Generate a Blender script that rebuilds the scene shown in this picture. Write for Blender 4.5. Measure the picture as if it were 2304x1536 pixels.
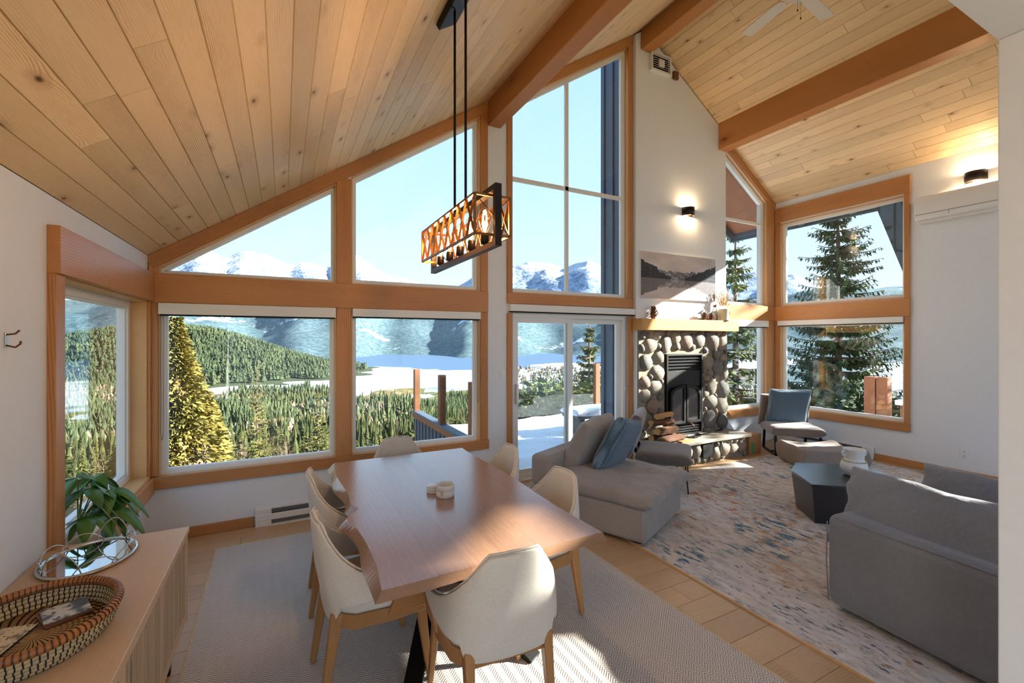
import bpy, bmesh, math, random
import numpy as np
from mathutils import Vector, Matrix, noise as mnoise

for _o in list(bpy.data.objects):
    bpy.data.objects.remove(_o, do_unlink=True)
scene = bpy.context.scene
C = scene.collection
PI = math.pi

# ------------------------------------------------------------------ camera
EYE = 1.715                                   # lens height above the floor, camera stands at x = y = 0
YAW = math.atan(515.0 / 999.0)
cam = bpy.data.cameras.new('camera')
cam.sensor_width = 36.0
cam.lens = 999.0 / 2304.0 * 36.0
cam.shift_y = -6.0 / 2304.0
cam.clip_start = 0.05
cam.clip_end = 40000.0
cam_ob = bpy.data.objects.new('camera', cam)
cam_ob.location = (0, 0, EYE)
cam_ob.rotation_euler = (PI / 2, 0, -YAW)
C.objects.link(cam_ob)
scene.camera = cam_ob

# ------------------------------------------------------------------ sky, sun, exposure
SUN_TRAVEL = Vector((-1.0, 0.40, -0.45)).normalized()     # winter sun, low, from beyond the right-hand wall
world = bpy.data.worlds.new('sky')
scene.world = world
world.use_nodes = True
wnt = world.node_tree
wnt.nodes.clear()
wo = wnt.nodes.new('ShaderNodeOutputWorld')
wb = wnt.nodes.new('ShaderNodeBackground')
wtc = wnt.nodes.new('ShaderNodeTexCoord')
wsep = wnt.nodes.new('ShaderNodeSeparateXYZ')
wnt.links.new(wtc.outputs['Generated'], wsep.inputs[0])
wmr = wnt.nodes.new('ShaderNodeMapRange')
wmr.inputs['From Min'].default_value = -1.0
wmr.inputs['From Max'].default_value = 1.0
wnt.links.new(wsep.outputs[2], wmr.inputs['Value'])
wr = wnt.nodes.new('ShaderNodeValToRGB')                  # clear winter sky: pale at the horizon, blue overhead
def _lin(r, g, b):
    return tuple(((c / 255 + 0.055) / 1.055) ** 2.4 for c in (r, g, b)) + (1.0,)
_stops = [(0.0, _lin(150, 158, 170)), (0.49, _lin(176, 184, 194)), (0.505, _lin(220, 232, 243)), (0.56, _lin(206, 226, 246)), (0.66, _lin(184, 216, 249)), (0.80, _lin(166, 206, 248)), (1.0, _lin(146, 190, 242))]
_el = wr.color_ramp.elements
while len(_el) < len(_stops):
    _el.new(0.5)
for _e, (_p, _c) in zip(_el, _stops):
    _e.position = _p
    _e.color = _c
wnt.links.new(wmr.outputs[0], wr.inputs[0])
wnt.links.new(wr.outputs[0], wb.inputs[0])
wb.inputs[1].default_value = 0.425
wnt.links.new(wb.outputs[0], wo.inputs[0])

sun = bpy.data.lights.new('sun', 'SUN')
sun.energy = 9.0
sun.angle = math.radians(0.9)
sun.color = (1.0, 0.945, 0.86)
sun_ob = bpy.data.objects.new('sun', sun)
sun_ob.rotation_euler = SUN_TRAVEL.to_track_quat('-Z', 'Y').to_euler()
sun_ob.location = (30, -8, 14)
C.objects.link(sun_ob)

vs = scene.view_settings
vs.view_transform = 'Standard'
vs.look = 'None'
vs.gamma = 1.0
vs.use_curve_mapping = False
vs.exposure = 1.88

cy = scene.cycles
cy.use_adaptive_sampling = True
cy.adaptive_threshold = 0.04
cy.max_bounces = 6
cy.diffuse_bounces = 3
cy.glossy_bounces = 2
cy.transmission_bounces = 3
cy.transparent_max_bounces = 10
cy.caustics_reflective = False
cy.caustics_refractive = False

# ------------------------------------------------------------------ helpers: colour and materials
def srgb(r, g, b):
    def f(c):
        c /= 255.0
        return c / 12.92 if c <= 0.04045 else ((c + 0.055) / 1.055) ** 2.4
    return (f(r), f(g), f(b), 1.0)

class NT:
    def __init__(self, name):
        self.m = bpy.data.materials.new(name)
        self.m.use_nodes = True
        self.t = self.m.node_tree
        self.t.nodes.clear()
        self.out = self.t.nodes.new('ShaderNodeOutputMaterial')
    def n(self, typ, ins=None, **props):
        nd = self.t.nodes.new('ShaderNode' + typ)
        for k, v in props.items():
            setattr(nd, k, v)
        if ins:
            for k, v in ins.items():
                self.set(nd, k, v)
        return nd
    def set(self, nd, k, v):
        s = nd.inputs[k]
        if hasattr(v, 'is_output') or isinstance(v, bpy.types.NodeSocket):
            self.t.links.new(v, s)
        else:
            s.default_value = v
    def math(self, op, a, b=None, c=None, clamp=False):
        nd = self.n('Math', operation=op, use_clamp=clamp)
        self.set(nd, 0, a)
        if b is not None: self.set(nd, 1, b)
        if c is not None: self.set(nd, 2, c)
        return nd.outputs[0]
    def mix(self, fac, a, b):
        nd = self.n('Mix', data_type='RGBA')
        self.set(nd, 0, fac); self.set(nd, 6, a); self.set(nd, 7, b)
        return nd.outputs[2]
    def ramp(self, fac, stops, interp='LINEAR'):
        nd = self.n('ValToRGB')
        nd.color_ramp.interpolation = interp
        el = nd.color_ramp.elements
        while len(el) < len(stops): el.new(0.5)
        for e, (p, c) in zip(el, stops):
            e.position = p
            e.color = c if not isinstance(c, (int, float)) else (c, c, c, 1)
        self.set(nd, 0, fac)
        return nd.outputs[0]
    def coords(self, kind='Object', scale=(1, 1, 1), rnd=0.0, loc=(0, 0, 0), rot=(0, 0, 0)):
        tc = self.n('TexCoord').outputs[kind]
        if rnd:
            oi = self.n('ObjectInfo')
            v = self.n('VectorMath', operation='SCALE')
            cx = self.n('CombineXYZ')
            self.set(cx, 0, oi.outputs['Random'])
            self.set(cx, 1, self.math('FRACT', self.math('MULTIPLY', oi.outputs['Random'], 17.3)))
            self.set(cx, 2, self.math('FRACT', self.math('MULTIPLY', oi.outputs['Random'], 91.7)))
            self.set(v, 0, cx.outputs[0]); self.set(v, 'Scale', rnd)
            ad = self.n('VectorMath', operation='ADD')
            self.set(ad, 0, tc); self.set(ad, 1, v.outputs[0])
            tc = ad.outputs[0]
        mp = self.n('Mapping')
        self.set(mp, 0, tc)
        mp.inputs['Scale'].default_value = scale
        mp.inputs['Location'].default_value = loc
        mp.inputs['Rotation'].default_value = rot
        return mp.outputs[0]
    def noise(self, vec, scale=5.0, detail=3.0, rough=0.5, dist=0.0):
        nd = self.n('TexNoise', {'Vector': vec, 'Scale': scale, 'Detail': detail, 'Roughness': rough, 'Distortion': dist})
        return nd.outputs[0]
    def bump(self, h, strength=0.2, dist=0.01, normal=None):
        nd = self.n('Bump', {'Height': h, 'Strength': strength, 'Distance': dist})
        if normal is not None: self.set(nd, 'Normal', normal)
        return nd.outputs[0]
    def pbr(self, color, rough=0.5, metal=0.0, normal=None, spec=0.5, sheen=0.0, coat=0.0, trans=0.0, alpha=None, emis=None, estr=0.0, coat_rough=0.1):
        p = self.n('BsdfPrincipled')
        self.set(p, 'Base Color', color); self.set(p, 'Roughness', rough); self.set(p, 'Metallic', metal)
        self.set(p, 'Specular IOR Level', spec)
        if normal is not None: self.set(p, 'Normal', normal)
        if sheen: self.set(p, 'Sheen Weight', sheen)
        if coat: self.set(p, 'Coat Weight', coat); self.set(p, 'Coat Roughness', coat_rough)
        if trans: self.set(p, 'Transmission Weight', trans)
        if alpha is not None: self.set(p, 'Alpha', alpha)
        if emis is not None: self.set(p, 'Emission Color', emis); self.set(p, 'Emission Strength', estr)
        self.t.links.new(p.outputs[0], self.out.inputs[0])
        return self.m

M = {}
def plain(name, col, rough=0.5, metal=0.0, spec=0.5, var=0.0, bump=0.0, bscale=60.0, coat=0.0, sheen=0.0):
    t = NT(name)
    c = col
    nrm = None
    if var or bump:
        v = t.coords('Object', rnd=3.0)
        nz = t.noise(v, bscale, 3.0, 0.6)
        if var:
            lo = tuple(max(0, x * (1 - var)) for x in col[:3]) + (1,)
            hi = tuple(min(1, x * (1 + var)) for x in col[:3]) + (1,)
            c = t.ramp(t.noise(v, bscale * 0.12, 3.0), [(0.3, lo), (0.7, hi)])
        if bump:
            nrm = t.bump(nz, bump, 0.004)
    M[name] = t.pbr(c, rough, metal, nrm, spec, sheen, coat)
    return M[name]

def wood(name, light, mid, dark, width=0.14, rings=26.0, rough=0.45, knots=0.0, var=0.16, axis=0, coat=0.0, spec=0.45, knot_col=None, gbump=0.10, fine=1.0, wfreq=2.2, wamp=0.10, contrast=1.0):
    """grain runs along the object's local axis; every piece gets its own stretch of grain"""
    t = NT(name)
    oi = t.n('ObjectInfo')
    sc = [1.0, 1.0, 1.0]
    base = t.coords('Object', rnd=9.0)
    st = [1.0, 1.0, 1.0]; st[axis] = 0.16
    mp = t.n('Mapping'); t.set(mp, 0, base); mp.inputs['Scale'].default_value = st
    stv = mp.outputs[0]
    warp = t.noise(stv, wfreq * 0.14 / width, 2.0, 0.5)
    # distance field of knots: long stretched cells
    vo = t.n('TexVoronoi', {'Vector': base, 'Scale': 1.0}, feature='F1')
    ks = [1.0 / width * 0.95] * 3; ks[axis] = 1.0 / width * 0.42; ks[2] = 0.0
    mk = t.n('Mapping'); t.set(mk, 0, base); mk.inputs['Scale'].default_value = ks
    t.set(vo, 'Vector', mk.outputs[0])
    kd = vo.outputs['Distance']
    sep = t.n('SeparateXYZ'); t.set(sep, 0, stv)
    other = [i for i in (0, 1, 2) if i != axis]
    cr = t.math('ADD', sep.outputs[other[0]], sep.outputs[other[1]])
    ph = t.math('MULTIPLY_ADD', warp, wamp, cr)
    if knots:
        kk = t.math('POWER', t.math('SUBTRACT', 1.0, kd, clamp=True), 4.0)
        ph = t.math('MULTIPLY_ADD', kk, 0.05 * min(1.0, knots), ph)
    wave = t.math('SINE', t.math('MULTIPLY', ph, rings * 2 * PI))
    wave = t.math('MULTIPLY_ADD', wave, 0.5, 0.5)
    amp = t.ramp(t.noise(stv, 5.0, 2.0), [(0.3, 0.35), (0.7, 1.0)])
    wave = t.math('MULTIPLY', t.math('MULTIPLY', wave, amp), contrast)
    fn = t.noise(stv, 95.0 * fine, 3.0, 0.65)
    big = t.noise(stv, 1.4, 2.0)
    f = t.math('MULTIPLY_ADD', t.math('POWER', wave, 2.0), 0.58, t.math('MULTIPLY', fn, 0.42))
    col = t.ramp(f, [(0.12, light), (0.45, mid), (0.92, dark)])
    tint = t.ramp(big, [(0.3, (0.88, 0.86, 0.84, 1)), (0.7, (1.08, 1.06, 1.03, 1))])
    mm = t.n('Mix', data_type='RGBA', blend_type='MULTIPLY'); t.set(mm, 0, 1.0); t.set(mm, 6, col); t.set(mm, 7, tint)
    col = mm.outputs[2]
    rv = t.math('MULTIPLY_ADD', oi.outputs['Random'], 2 * var, 1 - var)
    m2 = t.n('VectorMath', operation='SCALE'); t.set(m2, 0, col); t.set(m2, 'Scale', rv)
    col = m2.outputs[0]
    if knots:
        wv = t.math('ADD', kd, t.math('MULTIPLY', t.noise(base, 30.0, 2.0), 0.10))
        pick = t.math('GREATER_THAN', vo.outputs['Color'], 1.0 - 0.74 * knots)
        km = t.math('MULTIPLY', t.ramp(wv, [(0.08, 1.0), (0.16, 0.0)]), pick)
        halo = t.math('MULTIPLY', t.ramp(wv, [(0.10, 0.5), (0.34, 0.0)]), pick)
        col = t.mix(halo, col, dark)
        col = t.mix(km, col, knot_col or srgb(84, 48, 24))
    nrm = t.bump(f, gbump, 0.002)
    M[name] = t.pbr(col, rough, 0.0, nrm, spec, coat=coat, coat_rough=0.25)
    return M[name]

def fabric(name, col, var=0.10, weave=420.0, bump=0.25, rough=0.9, sheen=0.25, blot=2.0, fold=0.0):
    t = NT(name)
    v = t.coords('Object')
    a = t.noise(t.coords('Object', scale=(1, 1, 0.12)), weave, 1.0)
    b = t.noise(t.coords('Object', scale=(0.12, 0.12, 1)), weave, 1.0)
    h = t.math('ADD', a, b)
    lo = tuple(x * (1 - var) for x in col[:3]) + (1,)
    hi = tuple(min(1, x * (1 + var)) for x in col[:3]) + (1,)
    c1 = t.ramp(t.math('MULTIPLY', h, 0.5), [(0.35, lo), (0.65, hi)])
    c2 = t.ramp(t.noise(v, blot, 4.0), [(0.3, (0.9, 0.9, 0.9, 1)), (0.7, (1.06, 1.06, 1.06, 1))])
    mm = t.n('Mix', data_type='RGBA', blend_type='MULTIPLY'); t.set(mm, 0, 1.0); t.set(mm, 6, c1); t.set(mm, 7, c2)
    nb = t.bump(t.noise(t.coords('Object', scale=(1, 1, 0.5)), 9.0, 3.0, 0.5, 0.6), fold, 0.03)
    M[name] = t.pbr(mm.outputs[2], rough, 0.0, t.bump(h, bump, 0.002, nb), 0.2, sheen=sheen)
    return M[name]

# ------------------------------------------------------------------ helpers: meshes
class MB:
    """collects faces for ONE mesh object"""
    def __init__(self):
        self.v = []; self.f = []
    def add(self, vs, fs):
        k = len(self.v)
        self.v += [tuple(p) for p in vs]
        self.f += [tuple(i + k for i in q) for q in fs]
        return self
    def box(self, x0, x1, y0, y1, z0, z1, mat=None):
        vs = [(x0, y0, z0), (x1, y0, z0), (x1, y1, z0), (x0, y1, z0), (x0, y0, z1), (x1, y0, z1), (x1, y1, z1), (x0, y1, z1)]
        if mat is not None: vs = [mat @ Vector(p) for p in vs]
        return self.add(vs, [(0, 3, 2, 1), (4, 5, 6, 7), (0, 1, 5, 4), (1, 2, 6, 5), (2, 3, 7, 6), (3, 0, 4, 7)])
    def prism(self, poly, h0, h1, fn):
        """poly: 2-D loop (counter-clockwise), fn(a, b, h) -> 3-D"""
        n = len(poly)
        vs = [fn(a, b, h0) for a, b in poly] + [fn(a, b, h1) for a, b in poly]
        fs = [tuple(range(n - 1, -1, -1)), tuple(range(n, 2 * n))]
        fs += [(i, (i + 1) % n, n + (i + 1) % n, n + i) for i in range(n)]
        return self.add(vs, fs)
    def tube(self, pts, r, seg=8, closed=False, caps=True):
        pts = [Vector(p) for p in pts]
        n = len(pts)
        rr = r if isinstance(r, (list, tuple)) else [r] * n
        ref = None
        rings = []
        for i, p in enumerate(pts):
            if closed: d = pts[(i + 1) % n] - pts[i - 1]
            else: d = pts[min(i + 1, n - 1)] - pts[max(i - 1, 0)]
            d.normalize()
            if ref is None:
                ref = Vector((0, 0, 1)) if abs(d.z) < 0.9 else Vector((1, 0, 0))
            a = d.cross(ref)
            if a.length < 1e-5: a = d.orthogonal()
            a.normalize(); b = a.cross(d).normalized(); ref = b
            rings.append([p + a * (rr[i] * math.cos(2 * PI * k / seg)) + b * (rr[i] * math.sin(2 * PI * k / seg)) for k in range(seg)])
        vs = [q for ring in rings for q in ring]
        fs = []
        m = n if closed else n - 1
        for i in range(m):
            j = (i + 1) % n
            for k in range(seg):
                l = (k + 1) % seg
                fs.append((i * seg + k, i * seg + l, j * seg + l, j * seg + k))
        if caps and not closed:
            fs.append(tuple(range(seg - 1, -1, -1)))
            fs.append(tuple((n - 1) * seg + k for k in range(seg)))
        return self.add(vs, fs)
    def bar(self, p0, p1, w, h, up=(0, 0, 1), w1=None, h1=None):
        p0 = Vector(p0); p1 = Vector(p1)
        d = (p1 - p0).normalized(); up = Vector(up)
        a = d.cross(up)
        if a.length < 1e-4: a = d.orthogonal()
        a.normalize(); b = a.cross(d).normalized()
        w1 = w if w1 is None else w1; h1 = h if h1 is None else h1
        vs = []
        for p, ww, hh in ((p0, w, h), (p1, w1, h1)):
            for s, q in ((-1, -1), (1, -1), (1, 1), (-1, 1)):
                vs.append(p + a * (s * ww / 2) + b * (q * hh / 2))
        return self.add(vs, [(0, 3, 2, 1), (4, 5, 6, 7), (0, 1, 5, 4), (1, 2, 6, 5), (2, 3, 7, 6), (3, 0, 4, 7)])
    def lathe(self, prof, seg=24, loc=(0, 0, 0), sx=1.0, sy=1.0, mat=None):
        vs = []
        for r, z in prof:
            for k in range(seg):
                t = 2 * PI * k / seg
                p = Vector((loc[0] + r * sx * math.cos(t), loc[1] + r * sy * math.sin(t), loc[2] + z))
                vs.append(mat @ p if mat is not None else p)
        fs = []
        for i in range(len(prof) - 1):
            for k in range(seg):
                l = (k + 1) % seg
                fs.append((i * seg + k, i * seg + l, (i + 1) * seg + l, (i + 1) * seg + k))
        if prof[0][0] > 1e-5: fs.append(tuple(range(seg - 1, -1, -1)))
        if prof[-1][0] > 1e-5: fs.append(tuple((len(prof) - 1) * seg + k for k in range(seg)))
        return self.add(vs, fs)
    def grid(self, fn, nu, nv, cu=False):
        vs = [fn(i / (nu if cu else nu - 1), j / (nv - 1)) for i in range(nu) for j in range(nv)]
        fs = []
        for i in range(nu if cu else nu - 1):
            k = (i + 1) % nu
            for j in range(nv - 1):
                fs.append((i * nv + j, k * nv + j, k * nv + j + 1, i * nv + j + 1))
        return self.add(vs, fs)
    def mesh(self, name):
        me = bpy.data.meshes.new(name)
        me.from_pydata([tuple(p) for p in self.v], [], self.f)
        me.validate(); me.update()
        return me
    def build(self, name, mat, parent=None, smooth=False, bevel=0.0, seg=2, subsurf=0, solid=0.0, loc=None, rot=None, fixn=True):
        me = self.mesh(name)
        if fixn:
            bm = bmesh.new(); bm.from_mesh(me)
            bmesh.ops.remove_doubles(bm, verts=bm.verts, dist=1e-6)
            bmesh.ops.recalc_face_normals(bm, faces=bm.faces)
            bm.to_mesh(me); bm.free()
        return link(name, me, mat, parent, smooth, bevel, seg, subsurf, solid, loc, rot)

def link(name, me, mat, parent=None, smooth=False, bevel=0.0, seg=2, subsurf=0, solid=0.0, loc=None, rot=None):
    o = bpy.data.objects.new(name, me)
    C.objects.link(o)
    if mat is not None and len(me.materials) == 0:
        me.materials.append(M[mat] if isinstance(mat, str) else mat)
    if smooth:
        me.polygons.foreach_set('use_smooth', [True] * len(me.polygons))
    if loc is not None: o.location = loc
    if rot is not None: o.rotation_euler = rot
    if parent is not None: o.parent = parent
    if solid:
        md = o.modifiers.new('solid', 'SOLIDIFY'); md.thickness = solid; md.offset = 0.0
    if bevel:
        md = o.modifiers.new('bevel', 'BEVEL'); md.width = bevel; md.segments = seg; md.limit_method = 'ANGLE'; md.angle_limit = math.radians(40)
        md.harden_normals = False
        if not smooth:
            me.polygons.foreach_set('use_smooth', [True] * len(me.polygons))
            me.set_sharp_from_angle(angle=math.radians(35))
    if subsurf:
        md = o.modifiers.new('sub', 'SUBSURF'); md.levels = subsurf; md.render_levels = subsurf
    return o

def thing(name, label, cat, loc=(0, 0, 0), rotz=0.0, group=None):
    o = bpy.data.objects.new(name, None)
    o.empty_display_size = 0.1
    C.objects.link(o)
    o.location = loc; o.rotation_euler = (0, 0, rotz)
    o['label'] = label; o['category'] = cat
    if group: o['group'] = group
    return o

def tag(o, label, cat, group=None):
    o['label'] = label; o['category'] = cat
    if group: o['group'] = group
    return o

def struct(o, label=None):
    o['kind'] = 'structure'
    if label: o['label'] = label
    return o

def dup(root, loc, rotz, label=None, group=None):
    r = root.copy(); C.objects.link(r)
    r.location = loc; r.rotation_euler = (0, 0, rotz)
    if label: r['label'] = label
    if group: r['group'] = group
    for ch in list(root.children):
        c = ch.copy(); C.objects.link(c); c.parent = r
        for g in list(ch.children):
            d = g.copy(); C.objects.link(d); d.parent = c
    return r

def board(name, p0, p1, w, t, mat, wdir, parent=None, bevel=0.004, kind='structure'):
    """a straight board of width w (along wdir) and thickness t; local x runs along it so the grain follows"""
    p0 = Vector(p0); p1 = Vector(p1)
    L = (p1 - p0).length
    x = (p1 - p0).normalized(); y = Vector(wdir); y = (y - x * y.dot(x)).normalized(); z = x.cross(y)
    mb = MB().box(-L / 2, L / 2, -w / 2, w / 2, -t / 2, t / 2)
    o = mb.build(name, mat, parent, bevel=bevel, seg=1, fixn=False)
    mtx = Matrix((x, y, z)).transposed().to_4x4()
    mtx.translation = (p0 + p1) / 2
    o.matrix_world = mtx
    if parent is None and kind: o['kind'] = kind
    return o

def cushion_mesh(w, d, h, n=22, p=3.0, pinch=0.0, wrinkle=0.0, seed=0, wf=7.0, corner=0.0, sag=0.0):
    """a stuffed pad lying in xy, thickness along z; corner > 0 pulls the corners out, pinch thins the rim"""
    mb = MB()
    def sgn(a): return -1.0 if a < 0 else 1.0
    top = []; bot = []
    for i in range(n + 1):
        for j in range(n + 1):
            a = -1 + 2 * i / n; b = -1 + 2 * j / n
            # crowd samples to the rim
            a = sgn(a) * (1 - (1 - abs(a)) ** 1.6); b = sgn(b) * (1 - (1 - abs(b)) ** 1.6)
            e = max(0.0, (1 - abs(a) ** p)) * max(0.0, (1 - abs(b) ** p))
            z = h / 2 * e ** (0.32 + pinch)
            k = 1.0 + corner * (abs(a) * abs(b)) ** 2 - corner * 0.5 * ((1 - abs(a)) * abs(b) ** 3 + (1 - abs(b)) * abs(a) ** 3)
            x = a * w / 2 * k; y = b * d / 2 * k
            wz = 0.0
            if wrinkle:
                q = Vector((x * wf, y * wf, seed * 3.1))
                wz = wrinkle * (mnoise.noise(q) + 0.5 * mnoise.noise(q * 2.3)) * (0.35 + 0.65 * max(abs(a), abs(b)) ** 2)
                x += wrinkle * 0.6 * mnoise.noise(q + Vector((9, 0, 0))); y += wrinkle * 0.6 * mnoise.noise(q + Vector((0, 9, 0)))
            s = sag * (1 - a * a) * (1 - b * b)
            top.append((x, y, z + wz * (1 if e > 0 else 0.3) - s))
            bot.append((x, y, -z + wz * 0.3))
    N = n + 1
    k = len(top)
    fs = []
    for i in range(n):
        for j in range(n):
            fs.append((i * N + j, (i + 1) * N + j, (i + 1) * N + j + 1, i * N + j + 1))
            fs.append((k + i * N + j, k + i * N + j + 1, k + (i + 1) * N + j + 1, k + (i + 1) * N + j))
    mb.add(top + bot, fs)
    me = mb.mesh('cushion')
    bm = bmesh.new(); bm.from_mesh(me)
    bmesh.ops.remove_doubles(bm, verts=bm.verts, dist=1e-4)
    bmesh.ops.recalc_face_normals(bm, faces=bm.faces)
    bm.to_mesh(me); bm.free()
    return me
# ------------------------------------------------------------------ materials
plain('paint', srgb(234, 237, 241), 0.6, spec=0.3, var=0.012, bump=0.05, bscale=180)
plain('white_vinyl', srgb(240, 239, 236), 0.35)
plain('white_metal', srgb(232, 230, 226), 0.4)
plain('white_plastic', srgb(240, 239, 237), 0.25, coat=0.3)
plain('grey_metal', srgb(120, 120, 122), 0.4, 0.6)
plain('black_metal', srgb(22, 21, 22), 0.45, 0.6)
plain('black_gap', srgb(10, 9, 9), 0.9)
plain('bronze', srgb(46, 38, 34), 0.4, 0.7)
plain('chrome', srgb(205, 200, 192), 0.14, 1.0)
plain('iron', srgb(26, 25, 25), 0.55, 0.3, bump=0.15, bscale=120)
plain('dark_gap', srgb(60, 36, 18), 0.9)
wood('pine', srgb(240, 216, 178), srgb(229, 199, 155), srgb(168, 124, 84), width=0.125, rings=110, rough=0.42, knots=0.75, var=0.07, spec=0.4, knot_col=srgb(100, 64, 40), wamp=0.12, contrast=1.0)
wood('fir_trim', srgb(208, 152, 98), srgb(192, 130, 76), srgb(146, 86, 44), width=0.22, rings=70, rough=0.4, var=0.04, spec=0.4, wamp=0.30, contrast=1.1)
wood('fir_beam', srgb(196, 138, 82), srgb(178, 116, 62), srgb(132, 76, 38), width=0.3, rings=70, rough=0.45, knots=0.45, var=0.03, spec=0.35, knot_col=srgb(92, 50, 26), wamp=0.14, contrast=0.7)
wood('jamb_wood', srgb(228, 184, 132), srgb(212, 164, 108), srgb(170, 120, 72), width=0.16, rings=90, rough=0.4, var=0.03, wamp=0.10, contrast=0.6)
wood('oak_floor', srgb(204, 170, 132), srgb(188, 151, 112), srgb(146, 108, 74), width=0.19, rings=60, rough=0.36, var=0.10, spec=0.45, fine=0.8, wamp=0.20, contrast=0.7)
wood('oak_credenza', srgb(216, 186, 152), srgb(202, 168, 132), srgb(168, 130, 94), width=0.4, rings=150, rough=0.42, var=0.02, fine=1.4, wamp=0.05, contrast=0.5)
wood('walnut_top', srgb(164, 126, 100), srgb(146, 107, 82), srgb(106, 70, 50), width=0.5, rings=34, rough=0.22, var=0.07, spec=0.5, coat=0.6, wamp=0.5, contrast=0.45)
wood('oak_leg', srgb(186, 138, 88), srgb(166, 116, 68), srgb(122, 80, 44), width=0.1, rings=110, rough=0.38, var=0.04, contrast=0.6)
wood('mantel_wood', srgb(220, 168, 104), srgb(206, 150, 86), srgb(170, 114, 58), width=0.3, rings=60, rough=0.42, var=0.02, contrast=0.5)
wood('cedar_out', srgb(150, 92, 58), srgb(126, 74, 44), srgb(86, 48, 28), width=0.2, rings=60, rough=0.6, var=0.08)
wood('bark_wood', srgb(120, 82, 56), srgb(96, 62, 42), srgb(56, 34, 22), width=0.12, rings=40, rough=0.9, var=0.15, gbump=0.7)
wood('split_wood', srgb(206, 160, 108), srgb(186, 136, 84), srgb(140, 92, 52), width=0.1, rings=70, rough=0.8, var=0.1, gbump=0.4)
wood('deck_wood', srgb(120, 112, 108), srgb(98, 92, 90), srgb(66, 62, 62), width=0.14, rings=50, rough=0.8, var=0.1)
plain('slate_paint', srgb(78, 92, 110), 0.6, var=0.06, bump=0.1)
fabric('linen', srgb(226, 217, 204), 0.07, 500, 0.2, 0.92, 0.15)
fabric('sofa_grey', srgb(132, 132, 136), 0.08, 420, 0.25, 0.95, 0.3, fold=0.5)
fabric('sofa_taupe', srgb(160, 150, 143), 0.08, 420, 0.25, 0.95, 0.3, fold=0.35)
fabric('velvet', srgb(112, 100, 94), 0.12, 260, 0.15, 0.8, 0.6, blot=5.0)
fabric('pouf_fabric', srgb(146, 133, 125), 0.08, 420, 0.25, 0.95, 0.2)
plain('ceramic_white', srgb(238, 236, 232), 0.45, bump=0.12, bscale=140)
plain('marble', srgb(226, 222, 214), 0.3, var=0.06, bscale=40)
plain('coffee_black', srgb(28, 30, 36), 0.28, coat=0.4, spec=0.6)
plain('cardboard', srgb(176, 128, 82), 0.8, var=0.05)
plain('green_print', srgb(70, 150, 90), 0.7)
plain('cream_metal', srgb(222, 212, 178), 0.4, var=0.05)
plain('rust_metal', srgb(120, 76, 48), 0.5, 0.3)
plain('pampas', srgb(222, 188, 140), 0.95, var=0.1)
plain('pinecone', srgb(112, 78, 56), 0.8, var=0.25, bscale=200)
plain('rattan', srgb(176, 112, 56), 0.5, var=0.15, bscale=150)
plain('straw', srgb(208, 182, 136), 0.7, var=0.12, bscale=150)
plain('black_cord', srgb(30, 24, 22), 0.7)
plain('leaf_green', srgb(74, 120, 44), 0.4, var=0.3, bscale=30)
plain('stem_green', srgb(120, 130, 70), 0.6)
plain('mortar', srgb(150, 138, 120), 0.95, var=0.1, bump=0.6, bscale=45)
plain('slab_stone', srgb(168, 158, 144), 0.85, var=0.12, bump=0.5, bscale=30)
plain('fan_white', srgb(214, 206, 196), 0.5)
plain('rubber', srgb(30, 30, 32), 0.8)

def glass_mat(name, tint=(0.96, 0.985, 0.98, 1), refl=1.0):
    t = NT(name)
    tr = t.n('BsdfTransparent', {'Color': tint})
    gl = t.n('BsdfGlossy', {'Roughness': 0.0, 'Color': (1, 1, 1, 1)})
    lw = t.n('LayerWeight', {'Blend': 0.5})
    fr = t.math('MULTIPLY_ADD', t.math('POWER', lw.outputs['Facing'], 5.0), 0.96, 0.04)
    mx = t.n('MixShader')
    t.set(mx, 0, t.math('MULTIPLY', fr, refl)); t.set(mx, 1, tr.outputs[0]); t.set(mx, 2, gl.outputs[0])
    t.t.links.new(mx.outputs[0], t.out.inputs[0])
    M[name] = t.m
glass_mat('glass', refl=0.8)
glass_mat('bulb_glass', (1.0, 0.9, 0.72, 1))
glass_mat('clear_glass', (0.9, 0.96, 0.95, 1))
t = NT('stove_glass'); t.pbr(srgb(38, 34, 34), 0.08, 0.0, None, 0.8, coat=1.0, coat_rough=0.03); M['stove_glass'] = t.m
t = NT('mirror'); t.pbr(srgb(225, 228, 230), 0.03, 1.0); M['mirror'] = t.m
t = NT('filament'); t.pbr((1, 0.6, 0.2, 1), 0.5, emis=(1.0, 0.62, 0.25, 1), estr=30.0); M['filament'] = t.m
t = NT('lamp_glow'); t.pbr((1, 0.8, 0.5, 1), 0.5, emis=(1.0, 0.72, 0.42, 1), estr=6.0); M['lamp_glow'] = t.m

# river stones: every stone its own tint
t = NT('river_stone')
oi = t.n('ObjectInfo')
v = t.coords('Object', rnd=20.0)
base = t.ramp(oi.outputs['Random'], [(0.0, srgb(142, 135, 124)), (0.25, srgb(158, 147, 132)), (0.45, srgb(116, 114, 110)), (0.6, srgb(166, 154, 137)), (0.75, srgb(156, 128, 112)), (0.88, srgb(130, 129, 123)), (1.0, srgb(100, 97, 94))])
sp = t.ramp(t.noise(v, 6.0, 5.0, 0.65), [(0.3, (0.72, 0.72, 0.72, 1)), (0.7, (1.16, 1.14, 1.1, 1))])
mm = t.n('Mix', data_type='RGBA', blend_type='MULTIPLY'); t.set(mm, 0, 1.0); t.set(mm, 6, base); t.set(mm, 7, sp)
M['river_stone'] = t.pbr(mm.outputs[2], 0.7, 0, t.bump(t.noise(v, 9.0, 6.0, 0.65), 0.5, 0.03), 0.35)

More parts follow.
